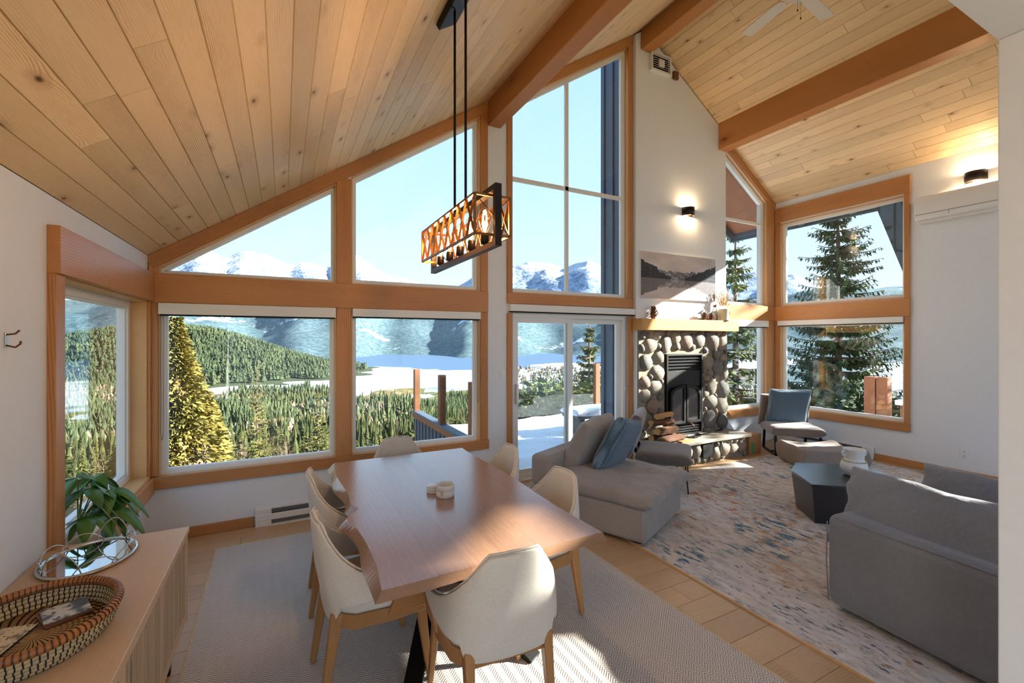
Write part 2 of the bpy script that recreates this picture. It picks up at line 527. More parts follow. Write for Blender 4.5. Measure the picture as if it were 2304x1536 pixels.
# chunky waffle knit
t = NT('blue_knit')
v = t.coords('Object')
sp = t.n('SeparateXYZ'); t.set(sp, 0, v)
a = t.math('SINE', t.math('MULTIPLY', sp.outputs[0], 2 * PI / 0.020))
b = t.math('SINE', t.math('MULTIPLY', sp.outputs[1], 2 * PI / 0.014))
h = t.math('MULTIPLY_ADD', a, 0.5, t.math('MULTIPLY', b, 0.5))
h2 = t.math('MULTIPLY_ADD', h, 0.5, 0.5)
c = t.ramp(t.math('ADD', h2, t.math('MULTIPLY', t.noise(v, 90, 2.0), 0.3)), [(0.2, srgb(44, 62, 78)), (0.75, srgb(96, 122, 142)), (1.0, srgb(128, 150, 166))])
M['blue_knit'] = t.pbr(c, 0.95, 0, t.bump(h2, 0.9, 0.008), 0.15, sheen=0.3)

# herringbone flat-weave rug
t = NT('herringbone')
v = t.coords('Object')
sp = t.n('SeparateXYZ'); t.set(sp, 0, v)
colw = 0.062
tri = t.math('ABSOLUTE', t.math('SUBTRACT', t.math('FRACT', t.math('DIVIDE', sp.outputs[0], colw)), 0.5))
ph = t.math('ADD', sp.outputs[1], t.math('MULTIPLY', tri, colw * 0.95))
ph = t.math('ADD', ph, t.math('MULTIPLY', t.noise(v, 40.0, 2.0), 0.004))
st = t.math('SINE', t.math('MULTIPLY', ph, 2 * PI / 0.0165))
st = t.math('MULTIPLY_ADD', st, 0.5, 0.5)
f = t.math('ADD', t.math('MULTIPLY', st, 0.8), t.math('MULTIPLY', t.noise(v, 260.0, 2.0), 0.35))
c = t.ramp(f, [(0.2, srgb(168, 154, 144)), (0.6, srgb(208, 198, 189)), (0.95, srgb(230, 223, 216))])
c2 = t.ramp(t.noise(v, 0.9, 3.0), [(0.3, (0.94, 0.93, 0.93, 1)), (0.7, (1.03, 1.02, 1.01, 1))])
mm = t.n('Mix', data_type='RGBA', blend_type='MULTIPLY'); t.set(mm, 0, 1.0); t.set(mm, 6, c); t.set(mm, 7, c2)
M['herringbone'] = t.pbr(mm.outputs[2], 0.95, 0, t.bump(st, 0.5, 0.004), 0.15)

# distressed abstract rug: short streaks of colour running one way
t = NT('abstract_rug')
def streak(seed, sx, sy, scale, lo, hi):
    return t.ramp(t.noise(t.coords('Object', scale=(sx, sy, 1), loc=(seed, seed * 1.7, 0)), scale, 5.0, 0.66), [(lo, 0.0), (hi, 1.0)])
def zone(seed, sc, lo, hi):
    return t.ramp(t.noise(t.coords('Object', loc=(seed, -seed, 0)), sc, 3.0, 0.55), [(lo, 0.0), (hi, 1.0)])
c = t.ramp(t.noise(t.coords('Object', scale=(3.0, 1.0, 1)), 5.0, 6.0, 0.75), [(0.3, srgb(182, 174, 169)), (0.48, srgb(216, 208, 202)), (0.68, srgb(236, 230, 224))])
c = t.mix(t.math('MULTIPLY', streak(17.0, 4, 1.2, 8.0, 0.55, 0.63), zone(12.5, 1.3, 0.46, 0.56)), c, srgb(136, 130, 132))
c = t.mix(t.math('MULTIPLY', streak(3.1, 2.6, 1.0, 6.5, 0.52, 0.58), zone(1.0, 0.95, 0.46, 0.58)), c, srgb(210, 166, 122))
c = t.mix(t.math('MULTIPLY', streak(5.4, 2.6, 1.0, 6.0, 0.55, 0.60), zone(7.0, 0.9, 0.49, 0.60)), c, srgb(200, 134, 100))
c = t.mix(t.math('MULTIPLY', streak(8.2, 3.0, 1.0, 6.0, 0.51, 0.57), zone(4.0, 0.75, 0.54, 0.63)), c, srgb(92, 128, 148))
c = t.mix(t.math('MULTIPLY', streak(21.2, 3.2, 1.0, 7.0, 0.60, 0.64), zone(6.3, 0.9, 0.45, 0.55)), c, srgb(66, 96, 118))
c = t.mix(t.math('MULTIPLY', streak(11.7, 3.2, 1.1, 7.5, 0.62, 0.66), zone(2.5, 1.0, 0.46, 0.54)), c, srgb(56, 58, 78))
c = t.mix(t.math('MULTIPLY', streak(14.1, 3.0, 1.0, 6.0, 0.63, 0.67), zone(9.5, 1.1, 0.46, 0.56)), c, srgb(112, 58, 68))
M['abstract_rug'] = t.pbr(c, 0.95, 0, t.bump(t.noise(t.coords('Object'), 220, 2.0), 0.4, 0.004), 0.1)

# monochrome print of a lake below a mountain range, on canvas
t = NT('lake_print')
v = t.coords('Object')                      # local x across (-.5 .. .5), y up (-.5 .. .5)
sp = t.n('SeparateXYZ'); t.set(sp, 0, v)
X, Y = sp.outputs[0], sp.outputs[1]
LAKE = -0.06
mirY = t.math('ABSOLUTE', t.math('SUBTRACT', Y, LAKE))       # mirrored in the water
below = t.math('LESS_THAN', Y, LAKE)
cxy = t.n('CombineXYZ'); t.set(cxy, 0, X); t.set(cxy, 1, mirY)
P2 = cxy.outputs[0]
ridge = t.noise(P2, 7.0, 5.0, 0.6)
sky = t.ramp(t.noise(P2, 3.0, 4.0), [(0.3, srgb(188, 176, 172)), (0.7, srgb(226, 214, 208))])
rock = t.ramp(t.noise(P2, 16.0, 6.0, 0.75), [(0.38, srgb(58, 58, 66)), (0.52, srgb(128, 124, 128)), (0.66, srgb(214, 208, 206))])
dark = t.ramp(t.noise(P2, 22.0, 6.0, 0.7), [(0.35, srgb(20, 22, 30)), (0.7, srgb(72, 74, 84))])
far_top = t.math('MULTIPLY_ADD', t.noise(t.coords('Object', scale=(1, 0, 0)), 9.0, 4.0, 0.6), 0.30, 0.03)
far_m = t.math('LESS_THAN', mirY, far_top)
left_top = t.math('ADD', t.math('MULTIPLY_ADD', t.math('SUBTRACT', -0.12, X), 1.05, 0.0), t.math('MULTIPLY', t.math('SUBTRACT', ridge, 0.5), 0.35))
left_m = t.math('LESS_THAN', mirY, left_top)
trees = t.math('ADD', t.math('MULTIPLY_ADD', t.math('SUBTRACT', X, 0.12), 0.75, 0.02), t.math('MULTIPLY', t.noise(t.coords('Object', scale=(1, 0.05, 0)), 46.0, 2.0), 0.16))
tree_m = t.math('MULTIPLY', t.math('LESS_THAN', mirY, trees), t.math('GREATER_THAN', X, 0.06))
c = t.mix(far_m, sky, rock)
c = t.mix(left_m, c, dark)
c = t.mix(tree_m, c, dark)
wat = t.mix(0.25, c, srgb(206, 196, 194))
c = t.mix(below, c, wat)
M['lake_print'] = t.pbr(c, 0.28, 0, None, 0.4)

# snow, ice, ground, forest, mountains
t = NT('snow')
v = t.coords('Object')
M['snow'] = t.pbr(srgb(238, 240, 244), 0.6, 0, t.bump(t.noise(v, 3.0, 5.0, 0.6), 0.5, 0.15), 0.3)
t = NT('forest_floor'); M['forest_floor'] = t.pbr(srgb(62, 70, 50), 0.95, 0, None, 0.1)
t = NT('slope_ground')
g = t.n('NewGeometry').outputs['Position']
c = t.ramp(t.noise(g, 0.12, 5.0, 0.6), [(0.35, srgb(74, 72, 44)), (0.5, srgb(112, 100, 66)), (0.63, srgb(136, 118, 84)), (0.72, srgb(226, 228, 234))])
M['slope_ground'] = t.pbr(c, 0.95, 0, None, 0.1)
t = NT('lake_ice')
g = t.n('NewGeometry').outputs['Position']
sp = t.n('SeparateXYZ'); t.set(sp, 0, g)
nz = t.math('MULTIPLY', t.math('SUBTRACT', t.noise(g, 0.0035, 4.0, 0.55), 0.5), 900.0)
dist = t.math('ADD', t.math('ADD', sp.outputs[1], t.math('MULTIPLY', sp.outputs[0], 0.25)), nz)
wmask = t.ramp(t.math('DIVIDE', dist, 2000.0), [(0.50, 0.0), (0.515, 1.0)])
lead = t.ramp(t.math('ABSOLUTE', t.math('SUBTRACT', t.noise(g, 0.004, 3.0), 0.5)), [(0.0, 0.7), (0.018, 0.0)])
wmask = t.math('MAXIMUM', wmask, lead)
c = t.mix(wmask, srgb(196, 204, 216), srgb(66, 92, 120))
M['lake_ice'] = t.pbr(c, 0.5, 0, None, 0.3)
def foliage(name, a, b, c, scale, rough=0.9, trans=0.0):
    t = NT(name)
    g = t.n('NewGeometry').outputs['Position']
    oi = t.n('ObjectInfo')
    nz = t.math('ADD', t.math('MULTIPLY', t.noise(g, scale, 3.0, 0.6), 0.75), t.math('MULTIPLY', oi.outputs['Random'], 0.25))
    col = t.ramp(nz, [(0.3, a), (0.5, b), (0.72, c)])
    M[name] = t.pbr(col, rough, 0, None, 0.15)
foliage('conifer', srgb(44, 52, 30), srgb(74, 78, 42), srgb(108, 104, 60), 0.25)
foliage('conifer_dark', srgb(36, 48, 38), srgb(54, 66, 46), srgb(78, 86, 58), 0.02)
foliage('spruce', srgb(42, 60, 44), srgb(76, 92, 58), srgb(116, 122, 76), 2.2)
foliage('thuja', srgb(96, 92, 48), srgb(150, 136, 70), srgb(194, 172, 102), 2.6)
foliage('bush', srgb(50, 62, 30), srgb(88, 96, 46), srgb(128, 122, 66), 1.6)
foliage('twigs', srgb(80, 68, 54), srgb(108, 94, 76), srgb(138, 122, 102), 0.2)
plain('trunk', srgb(96, 80, 66), 0.95, var=0.2, bscale=12)
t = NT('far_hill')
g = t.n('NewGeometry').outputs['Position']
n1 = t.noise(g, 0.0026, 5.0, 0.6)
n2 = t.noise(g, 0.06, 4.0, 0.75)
c = t.ramp(n2, [(0.36, srgb(50, 70, 82)), (0.5, srgb(74, 96, 102)), (0.66, srgb(100, 118, 122))])  # distance haze put into the forest colours as muted blue-green
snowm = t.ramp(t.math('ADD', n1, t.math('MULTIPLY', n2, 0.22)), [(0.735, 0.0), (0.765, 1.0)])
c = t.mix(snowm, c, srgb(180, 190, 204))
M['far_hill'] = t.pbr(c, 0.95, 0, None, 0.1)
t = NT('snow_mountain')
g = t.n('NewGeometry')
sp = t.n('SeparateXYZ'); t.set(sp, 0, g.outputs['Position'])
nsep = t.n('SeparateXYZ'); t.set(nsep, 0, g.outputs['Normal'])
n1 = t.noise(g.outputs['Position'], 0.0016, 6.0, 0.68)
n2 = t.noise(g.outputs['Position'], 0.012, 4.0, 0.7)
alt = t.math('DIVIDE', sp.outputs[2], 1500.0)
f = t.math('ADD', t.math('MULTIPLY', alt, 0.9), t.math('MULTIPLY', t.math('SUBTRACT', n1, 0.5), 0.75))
forest = t.ramp(n2, [(0.35, srgb(90, 112, 138)), (0.65, srgb(140, 158, 180))])  # blue of the distance haze put into the mountain forest colour
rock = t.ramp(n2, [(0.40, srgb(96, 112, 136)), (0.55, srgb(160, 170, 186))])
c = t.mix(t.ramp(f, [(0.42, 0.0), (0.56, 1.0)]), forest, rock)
c = t.mix(t.ramp(t.math('ADD', f, t.math('MULTIPLY', n2, 0.2)), [(0.70, 0.0), (0.78, 1.0)]), c, srgb(168, 176, 192))  # snow colour dimmed to carry the distance haze
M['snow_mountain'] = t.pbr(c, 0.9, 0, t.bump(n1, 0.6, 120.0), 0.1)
# ------------------------------------------------------------------ the room shell
XL, XR, YG = -1.003, 7.48, 4.70             # left wall, right wall, gable wall (inner faces)
YBACK = -1.3                                 # the house goes on behind the camera; only this much is built
SL = 0.66
RX = 4.458
def cl(x): return 2.41 + SL * (x - XL)
def cr(x): return 4.02 + SL * (XR - x)
def ceil_z(x): return min(cl(x), cr(x))
RZ = cl(RX)
TH = 0.18
g_fn = lambda a, b, h: (a, YG + h, b)
l_fn = lambda a, b, h: (XL - h, a, b)
r_fn = lambda a, b, h: (XR + h, a, b)
RK = 0.13                                    # rake trim depth below the ceiling
zt = lambda x: ceil_z(x) - RK

# gable wall
mb = MB()
def q(x0, x1, b0, b1, t0=None, t1=None):
    t0 = b0 if t0 is None else t0
    mb.prism([(x0, b0), (x1, b1), (x1, t1), (x0, t0)], 0, TH, g_fn)
q(XL - TH, -0.94, -0.35, -0.35, cl(XL - TH), cl(-0.94))
q(-0.94, 2.01, -0.35, -0.35, 0.54, 0.54)
q(0.469, 0.607, 0.54, 0.54, 2.02, 2.02)
q(-0.94, 2.01, 2.02, 2.02, 2.26, 2.26)
q(0.469, 0.607, 2.26, 2.26, zt(0.469), zt(0.607))
q(-0.94, 2.01, zt(-0.94), zt(2.01), cl(-0.94), cl(2.01))
q(2.01, 2.40, -0.35, -0.35, cl(2.01), cl(2.40))
q(2.40, 4.22, -0.35, -0.35, 0.02, 0.02)
q(2.40, 4.22, 2.02, 2.02, 2.26, 2.26)
q(2.40, 4.22, zt(2.40), zt(4.22), cl(2.40), cl(4.22))
mb.prism([(4.22, -0.35), (6.2, -0.35), (6.2, cr(6.2)), (RX, RZ), (4.22, cl(4.22))], 0, TH, g_fn)
q(6.2, 7.27, -0.35, -0.35, 0.57, 0.57)
q(6.2, 7.27, 1.97, 1.97, 2.26, 2.26)
q(6.2, 7.27, zt(6.2), zt(7.27), cr(6.2), cr(7.27))
q(7.27, XR + TH, -0.35, -0.35, cr(7.27), cr(XR + TH))
struct(mb.build('wall_gable', 'paint', fixn=False), 'white gable wall with tall windows')

# left wall
mb = MB()
def ql(fn, y0, y1, z0, z1): mb.prism([(y0, z0), (y1, z0), (y1, z1), (y0, z1)], 0, TH, fn)
for y0, y1, z0, z1 in ((YBACK, 3.0, -0.35, 2.41), (3.0, 4.65, -0.35, 0.56), (3.0, 4.65, 2.03, 2.41), (4.65, YG, -0.35, 2.41)):
    ql(l_fn, y0, y1, z0, z1)
struct(mb.build('wall_left', 'paint', fixn=False), 'white side wall with corner window')

# right wall: the corner windows, and two unseen windows added to cast the table's sun patch
mb = MB()
for y0, y1, z0, z1 in ((0.104, 2.9, -0.35, 4.02), (2.9, 4.6, -0.35, 0.57), (2.9, 4.6, 1.97, 2.27), (2.9, 4.6, 3.66, 4.02), (4.6, YG, -0.35, 4.02),
                       (-4.0, -1.1, -0.35, 4.02), (-1.1, 0.104, -0.35, 2.66), (-0.28, 0.104, 2.66, 3.55), (-1.1, -0.80, 2.66, 3.16), (-1.1, -0.28, 3.16, 3.55), (-1.1, 0.104, 3.95, 4.02)):
    ql(r_fn, y0, y1, z0, z1)
mb.prism([(0.104, 3.55), (0.104, 3.95), (-1.03, 3.95)], 0, TH, r_fn)
struct(mb.build('wall_right', 'paint', fixn=False), 'white side wall with large corner window')

# floor slab and planks
fl = struct(MB().box(XL, XR, YBACK, YG, -0.12, -0.014).build('floor', 'dark_gap', fixn=False), 'light oak plank floor')
random.seed(11)
PW = 0.19
row = 0
y1 = YG
while y1 > 0.55:
    y0 = y1 - PW
    x = XL - random.uniform(0.0, 1.3)
    while x < XR:
        L = random.choice((1.2, 1.5, 1.8, 2.1))
        xa, xb = max(x, XL), min(x + L, XR)
        if xb - xa > 0.05:
            hw, hl, e = PW / 2 - 0.0006, (xb - xa) / 2 - 0.0006, 0.0022
            p = MB().add([(-hl, -hw, -0.014), (hl, -hw, -0.014), (hl, hw, -0.014), (-hl, hw, -0.014),
                          (-hl, -hw, -e), (hl, -hw, -e), (hl, hw, -e), (-hl, hw, -e),
                          (-hl + e, -hw + e, 0), (hl - e, -hw + e, 0), (hl - e, hw - e, 0), (-hl + e, hw - e, 0)],
                         [(0, 1, 5, 4), (1, 2, 6, 5), (2, 3, 7, 6), (3, 0, 4, 7), (4, 5, 9, 8), (5, 6, 10, 9), (6, 7, 11, 10), (7, 4, 8, 11), (8, 9, 10, 11)])
            o = p.build('plank', 'oak_floor', fl, fixn=False, loc=((xa + xb) / 2, (y0 + y1) / 2, 0))
        x += L
    y1 = y0
# the rest of the floor, behind the camera
MB().box(XL, XR, YBACK, y1, -0.014, 0).build('plank', 'oak_floor', fl, fixn=False)

# roof slabs and ceiling boards
def slope_slab(name, xa, za, xb, zb, ya, yb, t, mat, label):
    n = Vector((-(zb - za), 0, xb - xa)).normalized()
    if n.z < 0: n = -n
    vs = []
    for y in (ya, yb):
        for x, z in ((xa, za), (xb, zb)):
            for s in (0, t):
                vs.append((x + n.x * s, y, z + n.z * s))
    mbb = MB().add(vs, [(0, 2, 3, 1), (4, 5, 7, 6), (0, 1, 5, 4), (2, 6, 7, 3), (0, 4, 6, 2), (1, 3, 7, 5)])
    return struct(mbb.build(name, mat), label)
TB = 0.016
LIFT = TB
def ceiling_side(name, xe, ze, sgn, label, seed):
    """boards run along y; rows climb from the eave (xe, ze) to the ridge"""
    random.seed(seed)
    ux = Vector((sgn, 0, SL)).normalized()                # up the slope
    nrm = Vector((-sgn * SL, 0, 1)).normalized()          # outward (up)
    Ltot = abs(RX - xe) / abs(ux.x)
    e0 = Vector((xe, 0, ze))
    a = e0 + nrm * TB - ux * 0.05
    b = e0 + ux * (Ltot + 0.02) + nrm * TB
    slab = slope_slab(name, a.x, a.z, b.x, b.z, YBACK if sgn > 0 else -4.0, YG + TH + 0.05, 0.16, 'dark_gap', label)
    w = 0.125
    rows = int(math.ceil(Ltot / w))
    for r in range(rows):
        s0, s1 = r * w, min((r + 1) * w, Ltot)
        y = 0.25 - random.uniform(0, 2.2)
        while y < YG:
            L = random.uniform(1.3, 3.7)
            ya, yb = max(y, 0.25), min(y + L, YG)
            if YG - yb < 0.35: yb = YG
            y = yb if yb < YG else YG + 1
            if yb - ya < 0.12: continue
            hl, hw, e = (yb - ya) / 2 - 0.0008, (s1 - s0) / 2 - 0.0007, 0.0042
            # local x = along the board (world y), local y = up the slope, local z = into the room
            me = MB().add([(-hl, -hw, -TB), (hl, -hw, -TB), (hl, hw, -TB), (-hl, hw, -TB),
                           (-hl, -hw, -e), (hl, -hw, -e), (hl, hw, -e), (-hl, hw, -e),
                           (-hl + 0.001, -hw + e, 0), (hl - 0.001, -hw + e, 0), (hl - 0.001, hw - e * 0.3, 0), (-hl + 0.001, hw - e * 0.3, 0)],
                          [(0, 1, 5, 4), (1, 2, 6, 5), (2, 3, 7, 6), (3, 0, 4, 7), (4, 5, 9, 8), (5, 6, 10, 9), (6, 7, 11, 10), (7, 4, 8, 11), (8, 9, 10, 11)])
            o = me.build('board', 'pine', slab, fixn=False)
            zz = -nrm
            xx = Vector((0, 1, 0))
            yy = zz.cross(xx)
            mt = Matrix((xx, yy, zz)).transposed().to_4x4()
            mt.translation = e0 + ux * ((s0 + s1) / 2) + Vector((0, (ya + yb) / 2, 0))
            o.matrix_world = mt
    return slab
ceiling_side('ceiling_left', XL, 2.41, 1, 'pale pine tongue-and-groove ceiling slope over the dining table', 5)
ceiling_side('ceiling_right', XR, 4.02, -1, 'knotty pine tongue-and-groove ceiling slope over the sofas', 9)

# loft over the camera and the short wall beside it
struct(MB().box(XL, 2.15, YBACK, 0.55, 2.67, 2.90).build('ceiling_loft', 'paint', fixn=False), 'flat white loft ceiling')
struct(MB().box(2.03, 2.15, YBACK, 0.55, 0.0, 2.67).build('wall_divider', 'paint', fixn=False, bevel=0.004), 'white end wall beside the sofa')

# chimney breast: stands a little proud of the gable wall
CX0, CX1, CY = 4.29, 6.13, 4.62
FXW = 4.318
mb = MB()
mb.prism([(CX0, 1.832), (CX1, 1.832), (CX1, cr(CX1) - 0.02), (RX, RZ - 0.02), (CX0, cl(CX0) - 0.02)], CY - YG, 0.0, g_fn)
mb.box(CX0, FXW, 4.62, YG, 0.0, 1.832); mb.box(CX0, CX1, 4.676, YG, 0.0, 1.832)
struct(mb.build('wall_chimney', 'paint', bevel=0.003), 'white chimney breast over the fireplace')

# beams
def beam(n, x, w, zb, ztop, label, y0=-0.6):
    mid = (zb + ztop) / 2
    o = board('beam', (x, y0, mid), (x, YG if x < 4 or x > 6.2 else CY, mid), ztop - zb, w, 'fir_beam', (0, 0, 1), bevel=0.008)
    struct(o, label)
beam(1, 2.185, 0.17, 4.18, 4.62, 'fir purlin beam over the dining side')
beam(2, RX + 0.01, 0.19, 5.69, 6.05, 'fir ridge beam at the peak')
beam(3, 6.05, 0.19, 4.62, 5.15, 'fir purlin beam over the seating side')

# ------------------------------------------------------------------ windows
def inset(poly, d):
    n = len(poly); out = []
    for i in range(n):
        p0 = Vector(poly[i - 1]); p1 = Vector(poly[i]); p2 = Vector(poly[(i + 1) % n])
        a = (p1 - p0).normalized(); b = (p2 - p1).normalized()
        na = Vector((-a.y, a.x)); nb = Vector((-b.y, b.x))
        A = p0 + na * d; B = p1 + nb * d
        den = a.x * b.y - a.y * b.x
        if abs(den) < 1e-6: out.append(tuple(p1 + na * d)); continue
        s = ((B.x - A.x) * b.y - (B.y - A.y) * b.x) / den
        out.append(tuple(A + a * s))
    return out
def ring(mb, outer, inner, h0, h1, fn):
    n = len(outer)
    vs = [fn(a, b, h) for h in (h0, h1) for a, b in outer] + [fn(a, b, h) for h in (h0, h1) for a, b in inner]
    O0, O1, I0, I1 = 0, n, 2 * n, 3 * n
    fs = []
    for i in range(n):
        j = (i + 1) % n
        fs += [(O0 + i, O0 + j, I0 + j, I0 + i), (O1 + i, I1 + i, I1 + j, O1 + j), (O0 + i, O1 + i, O1 + j, O0 + j), (I0 + i, I0 + j, I1 + j, I1 + i)]
    mb.add(vs, fs)
WN = [0]
def window(poly, fn, label, fw=0.042, h0=0.055, bars=(), lining='jamb_wood', lin_d=0.055):
    WN[0] += 1
    f = MB(); ring(f, poly, inset(poly, fw), h0, h0 + 0.075, fn)
    inner = inset(poly, fw)
    ring(f, inner, inset(inner, 0.014), h0 + 0.018, h0 + 0.055, fn)
    w = struct(f.build('window_%d' % WN[0], 'white_vinyl'), label)
    g = MB(); g.prism(inset(inner, 0.006), h0 + 0.034, h0 + 0.039, fn)
    g.build('pane', 'glass', w)
    for (a0, b0, a1, b1, bw) in bars:
        p0 = Vector(fn(a0, b0, h0 + 0.034)); p1 = Vector(fn(a1, b1, h0 + 0.034))
        nrm = Vector(fn(0, 0, 1)) - Vector(fn(0, 0, 0))
        MB().bar(p0, p1, bw, 0.03, nrm).build('bar', 'white_vinyl', w)
    if lining:
        m = MB(); ring(m, inset(poly, -0.001), inset(poly, 0.012), -0.002, lin_d, fn); m.build('lining', lining, w)
    return w
rect = lambda a0, a1, b0, b1: [(a0, b0), (a1, b0), (a1, b1), (a0, b1)]
window(rect(-0.94, 0.469, 0.54, 2.02), g_fn, 'large lower window beside the golden cedar')
window(rect(0.607, 2.01, 0.54, 2.02), g_fn, 'lower window overlooking the deck railing')
window([(-0.94, 2.262), (0.469, 2.262), (0.469, zt(0.469)), (-0.94, zt(-0.94))], g_fn, 'triangular upper window with the first snowy peaks', fw=0.03)
window([(0.607, 2.262), (2.01, 2.262), (2.01, zt(2.01)), (0.607, zt(0.607))], g_fn, 'sloped upper window behind the pendant lamp')
window([(2.40, 2.262), (4.22, 2.262), (4.22, zt(4.22)), (2.40, zt(2.40))], g_fn, 'tall sloped window above the glass door', fw=0.05,
       bars=((3.26, 2.28, 3.26, zt(3.26), 0.05), (2.42, 3.655, 4.20, 3.655, 0.05)))
window(rect(6.2, 7.27, 0.57, 1.97), g_fn, 'narrow lower window beside the fireplace')
window([(6.2, 2.262), (7.27, 2.262), (7.27, zt(7.27)), (6.2, zt(6.2))], g_fn, 'narrow sloped upper window beside the chimney breast', bars=((6.2, 3.655, 7.27, 3.655, 0.045),))
window(rect(2.9, 4.6, 0.57, 1.97), r_fn, 'large lower corner window behind the accent chair')
window(rect(2.9, 4.6, 2.27, 3.66), r_fn, 'large upper corner window with the spruce')
window(rect(3.0, 4.65, 0.56, 2.03), lambda a, b, h: (XL - h, a, b), 'corner window beside the potted plant', fw=0.06, h0=0.105, lin_d=0.11)
window([(-1.1, 3.55), (0.104, 3.55), (-1.03, 3.95), (-1.1, 3.95)], r_fn, 'unseen high window added to put sun on the table', lining=None)  # unseen; outline traced back along the sun from the table's light patch
window(rect(-0.80, -0.28, 2.66, 3.16), r_fn, 'second unseen high window added to put sun under the table', lining=None)  # unseen; added for the sun patch on the floor below the table

# sliding glass door
door = struct(MB().build('door_1', None, fixn=False) if False else bpy.data.objects.new('door_1', None), 'white sliding glass door to the snowy deck')
C.objects.link(door)
dr = rect(2.42, 4.20, 0.02, 2.02)
m = MB(); ring(m, dr, inset(dr, 0.045), 0.03, 0.15, g_fn); m.build('door_frame', 'white_vinyl', door)
for nm, xa, xb, h in (('sliding_panel', 2.465, 3.33, 0.045), ('fixed_panel', 3.25, 4.155, 0.095)):
    pr = rect(xa, xb, 0.065, 1.975)
    m = MB(); ring(m, pr, inset(pr, 0.062), h, h + 0.04, g_fn); p = m.build(nm, 'white_vinyl', door)
    m = MB(); m.prism(inset(pr, 0.058), h + 0.018, h + 0.023, g_fn); m.build('pane', 'glass', p)
MB().box(2.482, 2.512, YG - 0.012, YG + 0.05, 0.93, 1.17).build('handle', 'white_plastic', door, bevel=0.006)
MB().box(4.17, 4.185, YG + 0.0, YG + 0.03, 1.02, 1.04).build('latch', 'white_plastic', door, bevel=0.002)
MB().box(2.40, 4.22, YG - 0.02, YG + 0.12, 0.0, 0.022).build('threshold', 'white_metal', door, bevel=0.004)

# ------------------------------------------------------------------ trim
TN = [0]
def trim(p0, p1, w, wdir, t=0.028, mat='fir_trim', bevel=0.003):
    TN[0] += 1
    return board('trim_%d' % TN[0], p0, p1, w, t, mat, wdir, bevel=bevel)
yt = YG - 0.013
def gz(x0, x1, z0, z1, t=0.028):            # horizontal board on the gable wall
    trim((x0, YG - t / 2 + 0.001, (z0 + z1) / 2), (x1, YG - t / 2 + 0.001, (z0 + z1) / 2), z1 - z0, (0, 0, 1), t)
def gx(x0, x1, z0, z1, t=0.026):            # upright
    trim(((x0 + x1) / 2, YG - t / 2 + 0.001, z0), ((x0 + x1) / 2, YG - t / 2 + 0.001, z1), x1 - x0, (1, 0, 0), t)
def rake(xa, xb, f):
    for_z = lambda x: f(x) - RK / 2
    trim((xa, yt, for_z(xa)), (xb, yt, for_z(xb)), RK * math.cos(math.atan(SL)) * 0.98, (0, 0, 1), 0.028)
gz(XL, 2.10, 2.02, 2.26, 0.034)
gz(XL, 2.11, 0.45, 0.555, 0.034)
gx(-0.998, -0.935, 0.56, 2.02); gx(-0.998, -0.935, 2.26, cl(-0.97) - 0.02)
gx(0.469, 0.607, 0.555, 2.02); gx(0.469, 0.607, 2.26, zt(0.54) + 0.01)
gx(2.01, 2.10, 0.555, 2.02); gx(2.01, 2.10, 2.26, cl(2.05) - 0.05)
rake(XL + 0.005, 2.10, cl)
gx(2.35, 2.42, 0.0, 2.02); gx(2.35, 2.42, 2.26, cl(2.38) - 0.05)
gx(4.205, 4.285, 0.0, 2.02); gx(4.205, 4.285, 2.14, cl(4.24) - 0.03)
gz(2.35, 4.285, 2.135, 2.26, 0.03)
rake(2.36, 4.285, cl)
gz(6.14, XR, 2.02, 2.26, 0.034)
gz(6.14, XR, 0.45, 0.575, 0.034)
gx(7.255, 7.455, 0.575, 2.02, 0.02); gx(7.255, 7.455, 2.26, cr(7.35) - 0.05, 0.02)
gx(6.14, 6.215, 0.575, 2.02); gx(6.14, 6.2, 2.26, cr(6.17) - 0.08)
rake(6.14, XR - 0.005, cr)
# right wall
def rz(y0, y1, z0, z1, t=0.034): trim((XR - t / 2 + 0.001, y0, (z0 + z1) / 2), (XR - t / 2 + 0.001, y1, (z0 + z1) / 2), z1 - z0, (0, 0, 1), t)
def ry(y0, y1, z0, z1, t=0.028): trim((XR - t / 2 + 0.001, (y0 + y1) / 2, z0), (XR - t / 2 + 0.001, (y0 + y1) / 2, z1), y1 - y0, (0, 1, 0), t)
rz(2.84, YG - 0.03, 3.68, 3.92); rz(2.84, YG - 0.03, 2.02, 2.26); rz(2.84, YG - 0.03, 0.46, 0.57)
ry(2.845, 2.905, 0.57, 2.02); ry(2.845, 2.905, 2.26, 3.68)
ry(4.59, 4.67, 0.57, 2.02); ry(4.59, 4.67, 2.26, 3.68)
# left wall
def lz(y0, y1, z0, z1, t=0.04): trim((XL + t / 2 - 0.001, y0, (z0 + z1) / 2), (XL + t / 2 - 0.001, y1, (z0 + z1) / 2), z1 - z0, (0, 0, 1), t)
lz(2.90, YG - 0.03, 2.03, 2.262, 0.05); lz(2.90, YG - 0.03, 0.42, 0.555, 0.05)
trim((XL + 0.015, 2.952, 0.56), (XL + 0.015, 2.952, 2.03), 0.105, (0, 1, 0), 0.036)
trim((XL + 0.012, 4.675, 0.56), (XL + 0.012, 4.675, 2.03), 0.05, (0, 1, 0), 0.024)
# sill board of the left window
trim((XL - 0.045, 3.0, 0.562), (XL - 0.045, 4.65, 0.562), 0.13, (1, 0, 0), 0.022, 'jamb_wood')

